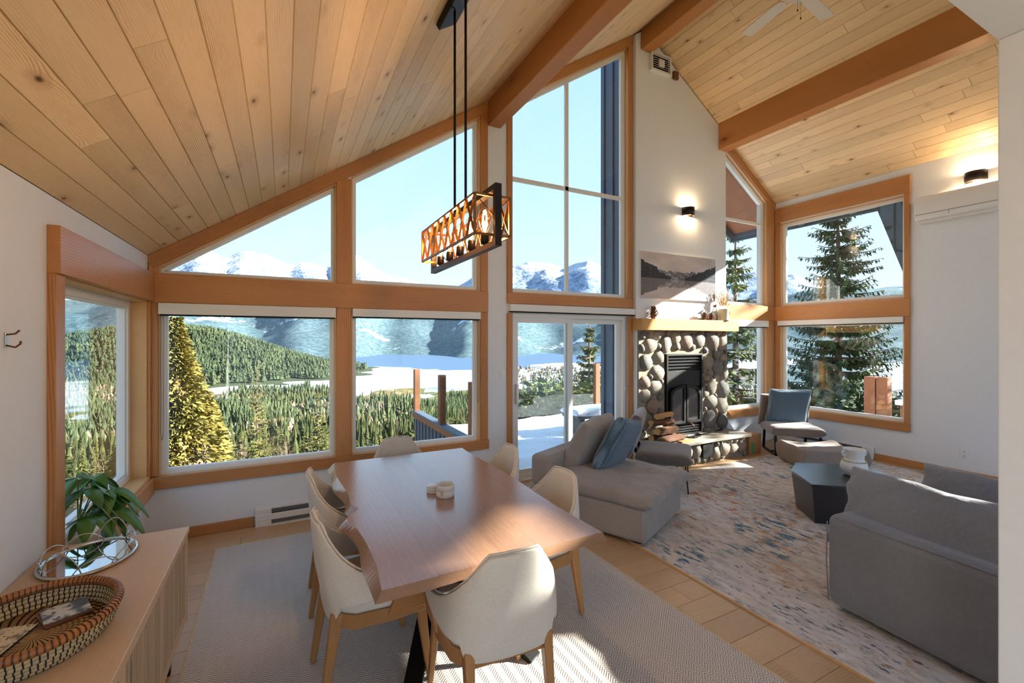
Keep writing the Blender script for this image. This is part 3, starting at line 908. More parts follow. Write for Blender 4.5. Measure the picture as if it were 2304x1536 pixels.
# baseboards
def bb(name, p0, p1):
    struct(board(name, p0, p1, 0.09, 0.018, 'fir_trim', (0, 0, 1), bevel=0.004))
bb('baseboard_gable', (XL, YG - 0.009, 0.045), (-0.235, YG - 0.009, 0.045))
bb('baseboard_gable_2', (1.62, YG - 0.009, 0.045), (2.35, YG - 0.009, 0.045))
bb('baseboard_right', (XR - 0.009, YBACK, 0.045), (XR - 0.009, 3.24, 0.045))
bb('baseboard_left', (XL + 0.009, YBACK, 0.045), (XL + 0.009, YG - 0.02, 0.045))

# ------------------------------------------------------------------ roller blinds
def blind(x0, x1, z0, z1, fn, label, chain=None, d=0.05):
    """cassette x0..x1, chain hangs at coordinate chain"""
    root = thing('roller_blind', label, 'blind', fn((x0 + x1) / 2, z0, 0), 0, 'roller blinds rolled up')
    org = Vector(fn((x0 + x1) / 2, z0, 0))
    L = lambda a, b, h: tuple(Vector(fn(a, b, h)) - org)
    m = MB(); m.prism(rect(x0, x1, z0 + 0.012, z1), -d, 0.035, L); m.build('cassette', 'white_vinyl', root, bevel=0.004)
    m = MB(); m.prism(rect(x0 + 0.01, x1 - 0.01, z0, z0 + 0.013), -d + 0.012, 0.02, L); m.build('hem_bar', 'black_gap', root)
    if chain is not None:
        a, zb = chain
        pts = [L(a, z0, -0.03)] + [L(a + 0.002 * math.sin(k), z0 - (z0 - zb) * k / 12, -0.03) for k in range(1, 12)] + [L(a + 0.008, zb, -0.03), L(a + 0.017, zb + 0.02, -0.03)]
        pts += [L(a + 0.02, zb + (z0 - zb) * k / 8, -0.03) for k in range(1, 9)]
        MB().tube(pts, 0.0022, 5).build('bead_chain', 'grey_metal', root)
    return root
blind(-0.93, 0.46, 1.91, 2.018, g_fn, 'white roller blind cassette over the golden cedar view', (-0.915, 0.86))
blind(0.615, 2.0, 1.925, 2.018, g_fn, 'white roller blind cassette over the deck railing view', (1.965, 0.98))
blind(2.37, 4.315, 2.03, 2.125, g_fn, 'wide white roller blind cassette above the sliding door', (4.292, 0.55), d=0.07)
blind(6.2, 7.25, 1.90, 2.018, g_fn, 'short white roller blind cassette beside the mantel')
blind(2.91, 4.62, 1.925, 2.018, r_fn, 'white roller blind cassette over the spruce view')

# ------------------------------------------------------------------ wall fittings
def heater(fn, a0, a1, label):
    org = Vector(fn((a0 + a1) / 2, 0, 0))
    L = lambda a, b, h: tuple(Vector(fn(a, b, h)) - org)
    root = thing('baseboard_heater', label, 'heater', tuple(org), 0, 'electric baseboard heaters')
    m = MB(); m.prism(rect(a0, a1, 0.0, 0.012), -0.062, 0, L); m.prism(rect(a0, a1, 0.152, 0.162), -0.05, 0, L); m.prism(rect(a0, a1, 0.0, 0.16), -0.012, 0, L)
    m.build('back_plate', 'white_metal', root)
    m = MB(); m.prism(rect(a0, a1, 0.055, 0.112), -0.066, -0.055, L); m.build('front_panel', 'white_metal', root, bevel=0.004)
    for s0, s1 in ((a0, a0 + 0.13), (a1 - 0.13, a1)):
        m = MB(); m.prism(rect(s0, s1, 0.0, 0.16), -0.064, 0, L); m.build('end_cap', 'white_metal', root, bevel=0.005)
    m = MB(); m.prism(rect(a0 + 0.13, a1 - 0.13, 0.02, 0.15), -0.035, -0.015, L); m.build('heating_fins', 'grey_metal', root)
    return root
heater(g_fn, -0.225, 1.6, 'white baseboard heater on the wall below the dining windows')
heater(r_fn, 3.25, 4.5, 'white baseboard heater on the wall behind the pouf')

sw = thing('light_switch', 'white rocker light switch beside the sliding door', 'switch', (2.299, YG, 1.295))
MB().box(-0.04, 0.04, -0.007, 0, -0.062, 0.062).build('plate', 'white_plastic', sw, bevel=0.003)
MB().box(-0.017, 0.017, -0.012, -0.006, -0.034, 0.034).build('rocker', 'white_plastic', sw, bevel=0.003)
ol = thing('wall_outlet', 'white double power outlet low on the side wall', 'outlet', (XR, 2.315, 0.295))
MB().box(-0.007, 0, -0.037, 0.037, -0.06, 0.06).build('plate', 'white_plastic', ol, bevel=0.003)
for s in (-1, 1):
    so = MB().box(-0.010, -0.005, -0.018, 0.018, s * 0.027 - 0.018, s * 0.027 + 0.018).build('socket', 'white_plastic', ol, bevel=0.006)
    for d in (-0.007, 0.007):
        MB().box(-0.0108, -0.0098, d - 0.0015, d + 0.0015, s * 0.027 - 0.006, s * 0.027 + 0.008).build('slot', 'black_gap', so)
MB().box(XL, XL + 0.007, 4.50, 4.57, 0.20, 0.33)
hk = thing('coat_hook', 'small brass coat hook on the white wall', 'hook', (XL, 2.545, 1.71))
MB().box(0, 0.005, -0.008, 0.008, -0.03, 0.03).build('plate', 'chrome', hk, bevel=0.001)
MB().tube([(0.004, 0, 0.022), (0.03, 0, 0.026), (0.042, 0, 0.04)], 0.004, 6).build('upper_prong', 'rust_metal', hk, smooth=True)
MB().tube([(0.004, 0, -0.022), (0.03, 0, -0.03), (0.044, 0, -0.016), (0.046, 0, -0.004)], 0.004, 6).build('lower_prong', 'rust_metal', hk, smooth=True)

vt = thing('air_vent', 'white louvred air vent high on the chimney wall', 'vent', (4.72, CY, 5.58))
m = MB(); ring(m, rect(-0.19, 0.19, -0.13, 0.13), rect(-0.165, 0.165, -0.105, 0.105), -0.05, 0, lambda a, b, h: (a, h, b)); m.build('frame', 'white_metal', vt)
for k in range(7):
    z = -0.09 + k * 0.03
    MB().bar((-0.165, -0.03, z), (0.165, -0.03, z), 0.028, 0.004, (0, -0.5, 0.8)).build('slat', 'white_metal', vt)
MB().box(-0.165, 0.165, -0.006, 0, -0.105, 0.105).build('duct', 'black_gap', vt)
MB().box(-0.05, 0.05, -0.056, -0.03, -0.05, 0.05).build('center_plate', 'white_metal', vt, bevel=0.003)
sb = thing('sensor_box', 'small brown thermostat box beside the air vent', 'sensor', (5.02, CY, 5.50))
MB().box(-0.045, 0.045, -0.04, 0, -0.055, 0.055).build('body', 'rust_metal', sb, bevel=0.006)
MB().lathe([(0.0, -0.05), (0.012, -0.05), (0.012, -0.04), (0.0, -0.04)], 12, mat=Matrix.Rotation(-PI / 2, 4, 'X') @ Matrix.Scale(-1, 4, (0, 0, 1))).build('dial', 'grey_metal', sb)

def sconce(loc, rotz, label):
    """half-round shade, open above and below; local -y faces the room"""
    root = thing('wall_sconce', label, 'sconce', loc, rotz, 'half-round wall sconces')
    w, d, h = 0.10, 0.105, 0.06
    m = MB()
    def sh(u, v):
        a = PI * u
        return (w * math.cos(a), -d * math.sin(a) - 0.004, -h + 2 * h * v)
    m.grid(sh, 25, 3)
    m.build('shade', 'bronze', root, smooth=True, solid=0.006)
    MB().box(-w, w, -0.006, 0, -h, h).build('back_plate', 'bronze', root, bevel=0.002)
    MB().lathe([(0.0, -0.028), (0.022, -0.02), (0.026, 0.0), (0.022, 0.02), (0.0, 0.028)], 14, loc=(0, -0.05, 0)).build('lamp_bulb', 'lamp_glow', root, smooth=True)
    ld = bpy.data.lights.new('sconce_light', 'POINT'); ld.energy = 3.5; ld.color = (1.0, 0.70, 0.40); ld.shadow_soft_size = 0.03
    for s in (-1, 1):
        lo = bpy.data.objects.new('sconce_light', ld); C.objects.link(lo); lo.parent = root; lo.location = (0, -0.055, s * 0.045)
    return root
sconce((5.27, CY, 3.57), 0.0, 'dark bronze wall sconce above the lake picture')
sconce((XR, 2.21, 3.68), -PI / 2, 'dark bronze wall sconce above the air conditioner')

ac = thing('air_conditioner', 'white wall-mounted air conditioner high on the side wall', 'air conditioner', (XR, 2.29, 3.22))
prof = [(0, 0.0), (-0.14, 0.0), (-0.19, 0.035), (-0.205, 0.10), (-0.205, 0.26), (-0.18, 0.32), (0, 0.325)]
m = MB(); m.prism(prof, -0.44, 0.44, lambda a, b, h: (a, h, b)); m.build('body', 'white_plastic', ac, bevel=0.012, seg=3)
MB().bar((-0.165, -0.42, 0.012), (-0.165, 0.42, 0.012), 0.06, 0.008, (-0.6, 0, 0.6)).build('louver', 'white_plastic', ac, bevel=0.002)
MB().box(-0.208, -0.203, -0.43, 0.43, 0.085, 0.089).build('panel_seam', 'grey_metal', ac)
MB().box(-0.207, -0.203, 0.10, 0.103, 0.04, 0.085).build('panel_joint', 'grey_metal', ac)
# ------------------------------------------------------------------ outside: valley, lake, hills, peaks
rng = np.random.default_rng(7)
def sstep(a, b, x):
    t = np.clip((x - a) / (b - a), 0, 1)
    return t * t * (3 - 2 * t)
VALLEY = -64.0
def ground_z(x, y):
    r = np.hypot(x, y)
    z = np.interp(r, [0, 9, 30, 60, 100, 200, 300, 450, 620], [-6.5, -6.5, -17, -30, -36, -47, -54, -62, VALLEY])
    z = z + 1.5 * np.sin(x * 0.05 + 1.3) * np.cos(y * 0.045) * sstep(15, 60, r)
    # wooded mound across the bay
    dx, dy = x + 140.0, y - 1010.0
    z = z + 73.0 * np.exp(-((dx / 175.0) ** 2) - (dy / 170.0) ** 2) + 40.0 * np.exp(-(((x + 330) / 150.0) ** 2) - ((y - 950) / 190.0) ** 2)
    return z
def terrain(name, r_list, th_list, zf, mat, label):
    R, T = np.meshgrid(np.array(r_list), np.array(th_list), indexing='ij')
    X = R * np.sin(T); Y = R * np.cos(T)
    Z = zf(X, Y)
    nr, nt = R.shape
    vs = np.stack([X.ravel(), Y.ravel(), Z.ravel()], 1)
    i, j = np.meshgrid(np.arange(nr - 1), np.arange(nt - 1), indexing='ij')
    a = (i * nt + j).ravel()
    fs = np.stack([a, a + 1, a + nt + 1, a + nt], 1)
    me = bpy.data.meshes.new(name)
    me.from_pydata(vs.tolist(), [], fs.tolist()); me.update()
    o = link(name, me, mat, smooth=True)
    bm = bmesh.new(); bm.from_mesh(me); bmesh.ops.recalc_face_normals(bm, faces=bm.faces)
    bm.faces.ensure_lookup_table()
    if bm.faces[0].normal.z < 0: bmesh.ops.reverse_faces(bm, faces=bm.faces)
    bm.to_mesh(me); bm.free()
    return struct(o, label)
ths = np.radians(np.linspace(-180, 180, 220))
terrain('hillside', np.concatenate([np.linspace(7.0, 60, 30), np.geomspace(65, 620, 34)]), ths, ground_z, 'slope_ground', 'hillside falling away to the valley')
# the mound's own ground
terrain('hill', np.linspace(640, 1500, 40), np.radians(np.linspace(-40, 14, 60)), lambda X, Y: ground_z(X, Y) - 2.2, 'forest_floor', 'wooded mound beside the frozen lake')
terrain('lake', np.linspace(430, 2600, 8), np.radians(np.linspace(-75, 130, 40)), lambda X, Y: X * 0 + VALLEY + 0.6, 'lake_ice', 'half-frozen lake in the valley')

def fbm(x, y, seed, octs=5, f=1.0):
    out = np.zeros_like(x); amp = 1.0
    for o in range(octs):
        a = np.array([mnoise.noise(Vector((float(p) * f + seed, float(q_) * f - seed, seed * 1.7))) for p, q_ in zip(x.ravel(), y.ravel())]).reshape(x.shape)
        out += amp * a; amp *= 0.5; f *= 2.05
    return out
def hill_z(X, Y):
    R = np.hypot(X, Y); T = np.degrees(np.arctan2(X, Y))
    near = sstep(40, 54, T)                              # the right-hand flank comes much closer
    wob = 140 * np.sin(T * 0.35) + 60 * np.sin(T * 0.9 + 1)
    rise = sstep(1500, 3300, R + wob) * (1 - near) + sstep(420, 3300, R + 0.3 * wob) * near
    top = 220 + 45 * np.sin(T * 0.12 + 0.4) + 30 * np.sin(T * 0.31)
    z = VALLEY - 12 + (top - VALLEY + 12) * rise
    return z + 42 * fbm(X, Y, 3.3, 4, 1 / 420.0) * np.clip(rise * 3, 0, 1)
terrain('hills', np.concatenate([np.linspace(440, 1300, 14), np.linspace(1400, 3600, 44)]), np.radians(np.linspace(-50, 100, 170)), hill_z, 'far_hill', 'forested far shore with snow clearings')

# snowy range: crest heights read along the horizon (bearing in degrees, elevation as a slope)
def bearing(px): return math.degrees(math.atan((px - 1152.0) / 999.0)) + math.degrees(YAW)
def slope_of(px, py): return (762.0 - py) / math.hypot(999.0, px - 1152.0)
crest = [(-400, 600), (-100, 590), (150, 600), (330, 604), (400, 590), (440, 577), (470, 578), (505, 597), (530, 584), (560, 577), (600, 579), (625, 592), (650, 601), (680, 594), (705, 598), (745, 610),
         (770, 592), (790, 581), (815, 588), (850, 612), (900, 636), (950, 652), (1000, 662), (1040, 656), (1065, 636), (1100, 612), (1150, 600), (1190, 587), (1235, 590), (1270, 602), (1300, 590), (1325, 588), (1350, 604),
         (1420, 628), (1520, 622), (1600, 640), (1680, 636), (1757, 626), (1785, 621), (1840, 648), (1920, 660), (2000, 655), (2060, 648), (2200, 630), (2500, 640)]
cb = np.array([bearing(p) for p, _ in crest]); ce = np.array([slope_of(p, q_) for p, q_ in crest])
def peak_z(X, Y):
    R = np.hypot(X, Y); T = np.degrees(np.arctan2(X, Y))
    e = np.interp(T, cb, ce)
    RC = 8200.0
    crest_z = EYE + e * RC
    up = sstep(4600, RC, R); down = 1 - sstep(RC, 9600, R) * 0.7
    n = fbm(X, Y, 8.1, 5, 1 / 1500.0)
    prof = np.where(R < RC, up ** 0.85, down)
    z = -100 + (crest_z + 100) * prof
    w = np.clip(1 - np.abs(R - RC) / 420.0, 0, 1)
    return z + 230 * n * (1 - 0.92 * w) * np.clip(up * 2, 0, 1)
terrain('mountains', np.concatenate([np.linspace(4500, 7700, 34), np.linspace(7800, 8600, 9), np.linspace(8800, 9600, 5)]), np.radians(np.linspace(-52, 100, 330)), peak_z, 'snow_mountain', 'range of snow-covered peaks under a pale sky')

# ------------------------------------------------------------------ trees
def rot_pts(p, ang):
    c, s = math.cos(ang), math.sin(ang)
    return [(x * c - y * s, x * s + y * c, z) for x, y, z in p]
def conifer_mesh(name, H, R, tiers, seed, seg=9, ragged=0.35):
    """ragged conifer crown: tiers of drooping saw-toothed skirts, base at z = 0.08 H"""
    rnd = random.Random(seed)
    mb = MB()
    for k in range(tiers):
        f = k / (tiers - 1)
        zt_ = H * (0.16 + 0.84 * (f + 1.0 / tiers) ** 0.92) if k < tiers - 1 else H
        zt_ = min(zt_, H)
        zb = H * (0.08 + 0.80 * f)
        rad = R * (1 - f) ** 0.85 + 0.035 * R
        vs = [(rnd.uniform(-0.02, 0.02) * R, rnd.uniform(-0.02, 0.02) * R, zt_)]
        n = seg * 2
        ph = rnd.uniform(0, 6.28)
        for i in range(n):
            a = ph + 2 * PI * i / n + rnd.uniform(-0.12, 0.12)
            rr = rad * (1.0 + rnd.uniform(-ragged, ragged)) * (1.0 if i % 2 == 0 else 0.52)
            vs.append((rr * math.cos(a), rr * math.sin(a), zb + rnd.uniform(-0.02, 0.02) * H + (0.035 * H if i % 2 else -0.015 * H)))
        mb.add(vs, [(0, 1 + i, 1 + (i + 1) % n) for i in range(n)])
    return mb.mesh(name)
def bare_mesh(name, H, seed):
    rnd = random.Random(seed)
    mb = MB()
    def br(p, d, L, r, lev):
        q_ = p + d * L
        side = d.orthogonal().normalized() * r
        side2 = d.cross(side).normalized() * r
        mb.add([p + side, p - side * 0.5 + side2 * 0.9, p - side * 0.5 - side2 * 0.9, q_], [(0, 1, 3), (1, 2, 3), (2, 0, 3)])
        if lev == 0: return
        for k in range(5 if lev > 1 else 4):
            f = rnd.uniform(0.35, 1.0)
            nd = (d + Vector((rnd.uniform(-1, 1), rnd.uniform(-1, 1), rnd.uniform(-0.1, 0.7))) * 0.75).normalized()
            br(p + d * (L * f), nd, L * rnd.uniform(0.4, 0.62), r * 0.5, lev - 1)
    br(Vector((0, 0, 0)), Vector((0, 0, 1)), H * 0.6, H * 0.014, 3)
    return mb.mesh(name)
trunk_me = MB().lathe([(0.011, 0.0), (0.008, 0.4), (0.002, 0.92)], 6).mesh('trunk')
trunk_me.materials.append(M['trunk'])
def fine_conifer(name, seed, R):
    """unit-height conifer: drooping serrated boughs round a stem"""
    rnd = random.Random(seed)
    mb = MB()
    W = 20
    for k in range(W):
        f = 0.06 + 0.92 * (k + rnd.uniform(-0.3, 0.3)) / W
        L = R * (1 - f) ** 0.85 + 0.012
        for b in range(7):
            a = rnd.uniform(0, 6.28); l = L * rnd.uniform(0.6, 1.2); dip = rnd.uniform(0.15, 0.6)
            ca, sa = math.cos(a), math.sin(a)
            for s_ in range(5):
                t_ = 0.15 + 0.85 * s_ / 4
                p = Vector((ca * l * t_ * 0.9, sa * l * t_ * 0.9, f - dip * l * t_))
                side = (1 if s_ % 2 else -1) * rnd.uniform(0.4, 1.0) if s_ < 4 else 0
                d = Vector((math.cos(a + side), math.sin(a + side), -rnd.uniform(0.2, 0.7))).normalized()
                ln = (0.30 * L + 0.012) * rnd.uniform(0.8, 1.4)
                sd = d.cross(Vector((rnd.uniform(-.6, .6), rnd.uniform(-.6, .6), 1))).normalized() * ln * 0.30
                mb.add([p - d * ln * 0.3, p + d * ln * 0.2 + sd, p + d * ln, p + d * ln * 0.2 - sd], [(0, 1, 2, 3)])
    return mb.mesh(name)
con_me = []
for k in range(6):
    me = fine_conifer('conifer_crown', 40 + k, 0.15 + 0.025 * (k % 3))
    me.materials.append(M['conifer']); con_me.append(me)
bare_me = []
for k in range(3):
    me = bare_mesh('bare_tree', 1.0, 60 + k); me.materials.append(M['twigs']); bare_me.append(me)

def view_dir(px, d):
    u = (px - 1152.0) / 999.0
    s_, c_ = math.sin(YAW), math.cos(YAW)
    return (s_ + c_ * u) * d, (c_ - s_ * u) * d
# the trees of the slope below the house that show largest, one object each
rnd = random.Random(3)
placed = []
tries = 0
while len(placed) < 290 and tries < 9000:
    tries += 1
    px = rnd.uniform(80, 1440) if rnd.random() < 0.86 else rnd.uniform(1500, 2100)
    near_deck = 930 < px < 1440 and rnd.random() < 0.45
    d = rnd.uniform(13.0, 34.0) if near_deck else 44.0 + 105.0 * rnd.random() ** 1.2
    x, y = view_dir(px, d)
    if any((x - a) ** 2 + (y - b) ** 2 < (1.5 + d * 0.016) ** 2 for a, b in placed): continue
    if y < 10.5: continue
    z = float(ground_z(np.array(x), np.array(y)))
    if near_deck: Ht = EYE - d * (0.10 + rnd.uniform(0.0, 0.06)) - z
    else: Ht = min(rnd.uniform(10, 19), EYE - d * 0.125 - z)
    if Ht < 3.0: continue
    placed.append((x, y))
    bare = rnd.random() < 0.30
    if bare:
        o = bpy.data.objects.new('bare_tree', bare_me[rnd.randrange(3)])
        tag(o, 'leafless brown tree in the valley forest below the house', 'tree', 'leafless trees in the valley forest')
        o.scale = (Ht * 0.8, Ht * 0.8, Ht)
    else:
        o = bpy.data.objects.new('conifer_tree', con_me[rnd.randrange(6)])
        tag(o, 'green conifer in the valley forest below the house', 'tree', 'conifers in the valley forest')
        w = Ht * rnd.uniform(0.85, 1.25)
        o.scale = (w, w, Ht)
    o.location = (x, y, z - 0.2); o.rotation_euler = (0, 0, rnd.uniform(0, 6.28))
    C.objects.link(o)
    if not bare:
        tr = bpy.data.objects.new('trunk', trunk_me); C.objects.link(tr); tr.parent = o

# farther forest: too many to count
def forest_mass(name, pts, mat, label, tiers, seg, wr=(0.16, 0.24)):
    allv = []; allf = []; base = 0
    for k, (x, y, z, h) in enumerate(pts):
        w = h * rng.uniform(*wr)
        ph = rng.uniform(0, 6.28)
        for t_ in range(tiers):
            f = t_ / tiers
            zb = h * (0.06 + 0.80 * f); zt_ = h * min(1.0, 0.48 + 0.62 * f)
            rad = w * (1 - f) ** 0.9
            a = ph + np.arange(seg) * 2 * PI / seg + t_
            rr = rad * rng.uniform(0.7, 1.3, seg)
            ring_ = np.stack([x + rr * np.cos(a), y + rr * np.sin(a), z + zb + rng.uniform(-0.03, 0.03, seg) * h], 1)
            allv.append(np.array([[x, y, z + zt_]])); allv.append(ring_)
            allf += [(base, base + 1 + i, base + 1 + (i + 1) % seg) for i in range(seg)]
            base += seg + 1
    me = bpy.data.meshes.new(name)
    me.from_pydata(np.concatenate(allv).tolist(), [], allf); me.update()
    o = link(name, me, mat)
    o['kind'] = 'stuff'; o['label'] = label; o['category'] = 'forest'
    return o
pts = []; pb = []
for k in range(17000):
    d = 140.0 + 470.0 * rng.random() ** 0.75
    px = rng.uniform(30, 2250)
    x, y = view_dir(px, d)
    r = math.hypot(x, y)
    # the tree line ends at a wandering shore
    shore = 520 + 60 * math.sin(px * 0.011) + 30 * math.sin(px * 0.037) - (70 if 700 < px < 1000 else 0)
    if d > shore: continue
    z = float(ground_z(np.array(x), np.array(y)))
    h = rng.uniform(9, 17)
    if mnoise.noise(Vector((x * 0.012, y * 0.012, 4.0))) > 0.08 and rng.random() < 0.7: pb.append((x, y, z - 1, h * 0.75))
    else: pts.append((x, y, z - 1, h))
forest_mass('forest', [p for p in pts if math.hypot(p[0], p[1]) > 270], 'conifer_dark', 'dense conifer forest on the valley floor', 3, 6)
forest_mass('forest', [p for p in pts if math.hypot(p[0], p[1]) <= 270], 'conifer', 'nearer conifer forest on the valley slope', 6, 8, (0.13, 0.2))
forest_mass('forest', pb, 'twigs', 'leafless brown woods between the valley conifers', 2, 6, (0.22, 0.34))
pm = []
for k in range(9000):
    x = rng.normal(-150, 175); y = rng.normal(960, 130)
    z = float(ground_z(np.array(x), np.array(y)))
    if z < VALLEY + 4: continue
    pm.append((x, y, z - 1, rng.uniform(10, 18)))
forest_mass('forest', pm, 'conifer_dark', 'dense conifers covering the mound by the lake', 2, 5, (0.2, 0.28))
# far shore village edge: pale bare trees along the flats
pv = []
for k in range(900):
    px = rng.uniform(1080, 1750); d = rng.uniform(620, 980)
    x, y = view_dir(px, d)
    pv.append((x, y, VALLEY, rng.uniform(6, 13)))
forest_mass('forest', pv, 'twigs', 'pale leafless trees on the snowy flats', 2, 5, (0.3, 0.45))

# leafy masses: golden cedar, spruce, shrubs close to the windows
def spray_mesh(name, n, fn, size, seed, droop=0.3):
    """n small flat sprays; fn(rnd) -> (point, outward direction)"""
    rnd = random.Random(seed)
    mb = MB()
    for k in range(n):
        p, d = fn(rnd)
        s = size * rnd.uniform(0.6, 1.4)
        d = (Vector(d) + Vector((rnd.uniform(-1, 1), rnd.uniform(-1, 1), rnd.uniform(-1, 0.4))) * 0.6 + Vector((0, 0, -droop))).normalized()
        sd = d.cross(Vector((rnd.uniform(-1, 1), rnd.uniform(-1, 1), rnd.uniform(-1, 1)))).normalized()
        p = Vector(p)
        mb.add([p, p + d * s * 0.45 + sd * s * 0.20, p + d * s, p + d * s * 0.45 - sd * s * 0.20], [(0, 1, 2, 3)])
    return mb.mesh(name)
def cedar(x, y, z0, H, R, n, mat, label, seed, name='cedar_tree', size=0.30):
    root = thing(name, label, 'tree', (x, y, z0))
    rnd0 = random.Random(seed)
    lumps = [(rnd0.uniform(0, 6.28), rnd0.uniform(0.02, 0.95)) for _ in range(90)]
    def pt(rnd):
        la, lf = lumps[rnd.randrange(90)]
        f = min(0.99, max(0.01, lf + rnd.gauss(0, 0.035)))
        a = la + rnd.gauss(0, 0.30)
        rad = R * (1 - f ** 1.35) * (0.70 + 0.34 * math.sqrt(rnd.random())) * (1 + 0.16 * math.sin(la * 5 + lf * 23))
        return (rad * math.cos(a), rad * math.sin(a), f * H), (math.cos(a), math.sin(a), 0.25)
    me = spray_mesh('foliage', n, pt, size, seed)
    f = link('foliage', me, mat, root); f['kind'] = 'stuff'
    core = MB().lathe([(R * 0.66, 0.0), (R * 0.62, H * 0.3), (R * 0.40, H * 0.62), (R * 0.12, H * 0.9), (0.0, H * 0.96)], 12).build('inner_twigs', 'trunk', root, smooth=True)
    MB().lathe([(0.14, -0.5), (0.10, H * 0.5), (0.02, H * 0.95)], 8).build('trunk', 'trunk', root, smooth=True)
    return root
def limb_tree(x, y, z0, H, R, label, seed, mat, name='spruce_tree', whorls=26, per=8, spray=0.20, dens=24, tip=0.0):
    """open spruce: whorls of drooping limbs hung with twigs"""
    rnd = random.Random(seed)
    root = thing(name, label, 'tree', (x, y, z0))
    MB().lathe([(0.17, 0.0), (0.12, H * 0.5), (0.02, H)], 9).build('trunk', 'trunk', root, smooth=True)
    lm = MB(); mb = MB()
    for k in range(whorls):
        f = (k + rnd.uniform(-0.3, 0.3)) / whorls
        f = min(0.985, max(0.03, f))
        L = R * (1 - f) ** 0.8 + 0.12
        for b in range(per):
            a = rnd.uniform(0, 6.28)
            l = L * rnd.uniform(0.55, 1.15)
            dip = rnd.uniform(0.05, 0.35)
            p0 = Vector((0, 0, f * H))
            def at(t_):
                return p0 + Vector((math.cos(a) * l * t_, math.sin(a) * l * t_, l * (-dip * t_ + 0.32 * t_ * t_)))
            lm.tube([at(0.02), at(0.4), at(0.75), at(1.0)], [0.028, 0.02, 0.012, 0.005], 4, caps=False)
            n = max(6, int(dens * l / R * 1.6))
            for s in range(n):
                t_ = 0.12 + 0.9 * (s + rnd.random()) / n
                p = at(min(t_, 1.0))
                side = 1 if s % 2 else -1
                d = Vector((math.cos(a + side * 0.9), math.sin(a + side * 0.9), rnd.uniform(-0.75, 0.05))).normalized()
                ln = spray * (1.25 - 0.7 * t_) * rnd.uniform(0.7, 1.5) * (0.6 + 0.9 * l / R)
                up = Vector((rnd.uniform(-.4, .4), rnd.uniform(-.4, .4), 1.0))
                sd = d.cross(up).normalized() * ln * 0.17
                mb.add([p, p + d * ln * 0.4 + sd, p + d * ln, p + d * ln * 0.4 - sd], [(0, 1, 2, 3)])
                d2 = Vector((d.x * 0.5, d.y * 0.5, -0.8)).normalized()
                sd2 = d2.cross(Vector((d.y, -d.x, 0.2))).normalized() * ln * 0.14
                mb.add([p, p + d2 * ln * 0.35 + sd2, p + d2 * ln * 0.8, p + d2 * ln * 0.35 - sd2], [(0, 1, 2, 3)])
    lm.build('limbs', 'trunk', root, fixn=False)
    f = link('foliage', mb.mesh('foliage'), mat, root); f['kind'] = 'stuff'
    return root
cedar(-1.85, 10.6, -7.0, 9.2, 1.95, 60000, 'thuja', 'golden green cedar filling the first lower window', 21, size=0.12)
cedar(-4.6, 11.0, -7.0, 9.7, 1.9, 22000, 'thuja', 'golden cedar standing beyond the corner window', 22, size=0.18)
cedar(-3.7, 8.6, -7.0, 8.6, 1.5, 16000, 'bush', 'olive cedar close beyond the corner window', 24, size=0.16)
cedar(-7.6, 14.5, -10.0, 12.0, 2.2, 14000, 'thuja', 'golden cedar further out beyond the corner window', 25, size=0.24)
x, y = view_dir(1886, 15.5)
limb_tree(x, y, -8.5, 17.0, 3.1, 'tall open spruce outside the corner windows', 31, 'spruce', whorls=62, per=12, dens=26, spray=0.27)
x, y = view_dir(1655, 13.0)
limb_tree(x, y, -8.0, 13.2, 2.4, 'leaning spruce seen through the narrow window', 32, 'spruce', whorls=46, per=10, dens=24, spray=0.25)
x, y = view_dir(1326, 18.0)
limb_tree(x, y, -8.0, 10.4, 1.8, 'young fir standing behind the sliding door', 33, 'bush', name='fir_tree', whorls=42, per=11, dens=24, spray=0.24)
x, y = view_dir(578, 58.0)
limb_tree(x, y, -22.0, 20.0, 3.2, 'thin conifer with a pale bare leader below the first window', 34, 'bush', name='fir_tree', whorls=40, per=8, dens=20, spray=0.34)
x, y = view_dir(715, 50.0)
limb_tree(x, y, -20.0, 16.0, 2.8, 'sunlit conifer beside the window post', 37, 'bush', name='fir_tree', whorls=40, per=8, dens=20, spray=0.32)
# trees beyond the left wall
limb_tree(-6.4, 9.0, -8.0, 14.5, 2.4, 'spruce beyond the corner window, nearest the house', 35, 'bush', whorls=36, per=8, dens=24)
limb_tree(-10.5, 20.0, -14.0, 19.0, 2.6, 'distant spruce beyond the corner window', 36, 'spruce', whorls=34, per=8, dens=22)
limb_tree(-13.0, 26.0, -16.0, 18.0, 2.6, 'low spruce further down the slope beyond the corner window', 38, 'bush', whorls=34, per=8, dens=20)
